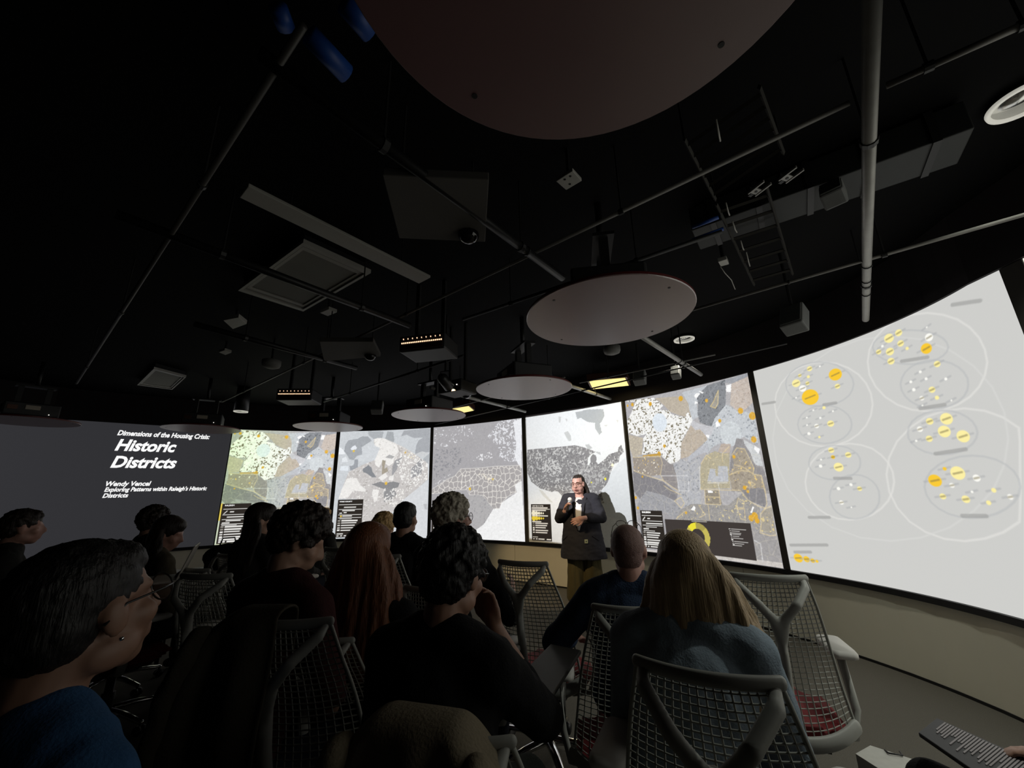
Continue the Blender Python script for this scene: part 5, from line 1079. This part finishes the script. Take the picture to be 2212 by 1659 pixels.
# microphone
RM = Matrix.Rotation(BZ, 3, 'Z'); base = RM @ (wR + Vector((-0.055, 0.055, 0.045))) + Vector((X, Y, 0)); tip = RM @ (hc + HM @ Vector((0.055, 0.15, -0.125))) + Vector((X, Y, 0)); ax = (tip - base).normalized()
mo = empty('microphone', base, 0, 'hand-held microphone with a bright head in the hand of the speaker', 'microphone')
MB().tube([ax * -0.07, ax * 0.07], [0.013, 0.018], 14).build('handle', black_m, mo, True)
MB().tube([ax * 0.07, ax * 0.10], [0.020, 0.022], 14).build('collar', mat('silver_band', (0.6, 0.6, 0.6), 0.3, 0.8), mo, True)
MB().ell(ax * 0.125, 0.030).build('grille_ball', mat('pale_mesh', (0.62, 0.60, 0.58), 0.5, 0.1, var=0.4, scale=500), mo, True)

# ------------------------------------------------------------------ things lying about
def drape(o_rim, ang, zs, label, m, name, back=0.46, front=0.14, hw=0.25, seed=1, u0=-1.0, u1=1.0):
    """a garment hung over the top rail of a chair"""
    rz = R_(ang); o = empty(name, (o_rim[0], o_rim[1], 1.045 * zs + 0.03), rz, label, 'jacket')
    nu, nv = 26, 30; vs = []; fs = []
    for j in range(nv + 1):
        s = -front + (front + back) * j / nv
        for i in range(nu + 1):
            u = u0 + (u1 - u0) * i / nu; wx = u * hw * (1 + 0.25 * max(0, s) / back)
            f = mnoise.noise(Vector((u * 3.5 + seed, s * 2.0, seed * 3.1))) * 0.030 * min(1, abs(s) * 6) + 0.014 * math.sin(u * 9 + seed) * min(1, abs(s) * 5)
            if s < -0.03: y, z = 0.055 - 0.2 * (s + 0.03) * 0 + f * 0.4, s + 0.03 - 0.005
            elif s < 0.05: t = (s + 0.03) / 0.08 * math.pi; y, z = 0.055 - 0.055 * (1 - math.cos(t)), 0.022 * math.sin(t)
            else: y, z = -0.055 - 0.02 * (s - 0.05) - f - 0.03 * min(1, (s - 0.05) * 4), -(s - 0.05)
            dr = -0.10 * max(0, abs(u) - 0.5) ** 1.3 * 2
            vs.append((wx, y, z + dr))
    for j in range(nv):
        for i in range(nu): a = j * (nu + 1) + i; fs.append((a, a + 1, a + nu + 2, a + nu + 1))
    mb = MB(); mb.add(vs, fs); b = mb.build('jacket_body', m, o, True); so = b.modifiers.new('s', 'SOLIDIFY'); so.thickness = 0.010
    sb = b.modifiers.new('ss', 'SUBSURF'); sb.levels = 1; sb.render_levels = 1
    for s_ in (-1, 1):
        x0 = s_ * hw * 1.02
        if s_ < 0 and u0 > -0.5 or s_ > 0 and u1 < 0.5: continue
        mb = MB(); mb.tube([(x0 * 0.9, -0.06, -0.05), (x0 * 1.06, -0.085, -0.18), (x0 * 1.12, -0.10, -0.34), (x0 * 1.08, -0.10, -0.50)], [0.05, 0.052, 0.046, 0.042], 12, (1, 0.6), round_caps=True)
        me = fuse(mb, 0.012, 2); disp(me, 0.012, (18, 18, 12), seed); link('sleeve', me, m, o, True)
    return o
drape((-0.20, 0.95), -16, 0.9, 'beige jacket hung over the chair behind the black shirt', cloth('beige_cotton', (0.22, 0.185, 0.13)), 'hung_jacket', hw=0.165, seed=2)
drape((-0.72, 1.34), -3, 1.0, 'dark brown jacket hung on one side of the bowed person chair', cloth('dark_brown_cotton', (0.055, 0.048, 0.036)), 'hung_jacket', hw=0.22, seed=4, u0=-1.05, u1=0.1)
# board on the lap of the person with curly hair
q = [at(*p, 0.74) for p in ((1120, 1470), (1190, 1398), (1256, 1412), (1192, 1515))]
o = slab(q, 0.014).build('lap_board', mat('dark_board', (0.030, 0.028, 0.026), 0.5), bevel=0.004); tag(o, 'dark flat writing board on the lap of the curly-haired person', 'board')
# bag strap hanging from the chair of the balding person
c = at(1272, 1345, 0.72); o = empty('bag_strap', c, 0, 'black bag strap with a buckle hanging in a loop beside the navy sweater', 'strap')
pts = [at(*p, z) - c for p, z in (((1268, 1322), 0.80), ((1264, 1352), 0.74), ((1272, 1378), 0.69), ((1284, 1402), 0.65), ((1298, 1416), 0.62), ((1309, 1400), 0.64), ((1300, 1370), 0.70), ((1290, 1345), 0.76))]
MB().tube(pts, 0.009, 6, (1.3, 0.4)).build('webbing', mat('black_webbing', (0.015, 0.015, 0.015), 0.8), o, True)
MB().box(pts[4], (0.03, 0.012, 0.035), Matrix.Rotation(0.6, 3, 'Y')).build('buckle', mat('worn_brass_buckle', (0.35, 0.28, 0.16), 0.35, 0.7), o, bevel=0.003)
# desk by the far wall with a black bag and a white card
dk = at(470, 1236, 0.72); o = empty('side_desk', (dk.x, dk.y, 0), R_(35), 'white-edged side desk near the end of the title slide', 'desk')
MB().box((0, 0.2, 0.715), (0.75, 0.45, 0.025)).build('desk_top', mat('white_laminate', (0.6, 0.6, 0.58), 0.5), o, bevel=0.003)
for sx in (-0.34, 0.34):
    for sy in (0.02, 0.38): MB().box((sx, sy, 0.351), (0.03, 0.03, 0.702)).build('leg', dgrey_m, o)
bg = at(462, 1232, 0.73); bg = Vector((dk.x - 0.05, dk.y + 0.16, 0.7275))
ob = empty('black_bag', bg, R_(35), 'black rounded bag standing on the side desk', 'bag')
m = MB(); m.ell((0, 0, 0.12), (0.20, 0.09, 0.12)); m.box((0, 0, 0.05), (0.34, 0.15, 0.10)); me = fuse(m, 0.012, 4); link('bag_body', me, blackc, ob, True)
MB().tube([(-0.07, 0, 0.22), (-0.05, 0, 0.29), (0.05, 0, 0.29), (0.07, 0, 0.22)], 0.008, 6).build('handle', black_m, ob, True)
c0 = at(408, 1212, 0.80)
# pale laptop on the lap of the person with the fringe
c0 = atd(408, 1210, 2.55); o = empty('laptop', c0, R_(-58), 'pale laptop seen edge-on from behind, open on a lap', 'laptop')
MB().box((0, 0, 0.0), (0.27, 0.010, 0.20), Matrix.Rotation(R_(-18), 3, 'X')).build('lid', mat('pale_lid', (0.5, 0.47, 0.42), 0.5), o, bevel=0.004)
MB().box((0, -0.12, -0.10), (0.27, 0.20, 0.014)).build('keyboard_base', mat('pale_base', (0.4, 0.38, 0.35), 0.5), o, bevel=0.004)
# near right: knee in black trousers, printed booklet, white paper bag
K = at(2004, 1652, 0.60); hd = R_(8); f_ = Vector((-math.sin(hd), math.cos(hd), 0)); s_x = Matrix.Rotation(hd, 3, 'Z') @ Vector((-0.135, 0.45, 0))
pv = Vector((K.x, K.y, 0)) - s_x
BK = [at(*p, 0.675) for p in ((1986, 1592), (2026, 1560), (2262, 1668), (2190, 1735))]
wv = (BK[1].lerp(BK[2], 0.72)); loc = Matrix.Rotation(-hd, 3, 'Z') @ (Vector((wv.x, wv.y, 0)) - pv)
person('person in black trousers mostly out of view, holding a printed booklet', pv.x + 0.0, pv.y + 0.05, 1.30, 8, 4, lean=(0.0, 0.05), skinm=skin_b, shirt=blackc, trousers=blackc, hair=hb_dark, style='short',
       arms={1: ((0.27, 0.06, 0.80), (loc.x + 0.05, loc.y - 0.10, 0.70)), ('hand', 1): (Vector((-0.3, 0.2, -1)), Vector((-0.5, 0.8, 0.02)), 0.5)}, chair='swivel chair of the person holding the printed booklet')
c = sum(BK, Vector()) / 4; o = empty('printed_booklet', c, 0, 'black folded booklet printed with rows of small pale text', 'booklet')
slab([p - c for p in BK], 0.012).build('booklet_cover', mat('black_print', (0.012, 0.012, 0.013), 0.5), o, bevel=0.002)
a0, a1, b0, b1 = BK[1] - c, BK[2] - c, BK[0] - c, BK[3] - c; rr = random.Random(3); ink = mat('pale_print', (0.32, 0.29, 0.30), 0.7)
def bp(u, v): return a0.lerp(a1, u).lerp(b0.lerp(b1, u), v) + Vector((0, 0, 0.0125))
for i in range(30):
    u = 0.10 + i * 0.03; v1 = 0.42 + 0.38 * rr.random() ; v0 = 0.96
    m = MB(); d_ = Vector((0, 0, 0.0012)); qd = [bp(u, 1 - v0 + 0.02), bp(u + 0.017, 1 - v0 + 0.02), bp(u + 0.017, v1), bp(u, v1)]
    slab(qd, 0.0012).build('text_line', ink, o)
pc = [at(*p, 0.012) for p in ((1850, 1630), (1878, 1612), (1968, 1640), (1950, 1690))]
pc = [at(*p, 0.40) for p in ((1848, 1628), (1880, 1610), (1972, 1640), (1945, 1690))]; c = sum(pc, Vector()) / 4
o = empty('paper_bag', (c.x, c.y, 0), 0, 'white paper carrier bag standing by the pale netted chair', 'bag')
mm = MB(); q0 = [Vector((p.x - c.x, p.y - c.y, 0.40)) for p in pc]; q1 = [Vector((p.x - c.x, p.y - c.y, 0.002)) for p in pc]
mm.add(q1 + q0, [(3, 2, 1, 0), (4, 5, 6, 7), (0, 1, 5, 4), (1, 2, 6, 5), (2, 3, 7, 6), (3, 0, 4, 7)]); mm.build('bag_body', mat('white_paper', (0.55, 0.54, 0.50), 0.8), o)
e0 = q0[1].lerp(q0[2], 0.35); MB().tube([e0, e0 + Vector((-0.01, -0.03, 0.006)), e0 + Vector((0.03, -0.045, 0.006)), e0 + Vector((0.05, -0.01, 0.0))], 0.003, 6).build('cord_handle', black_m, o, True)
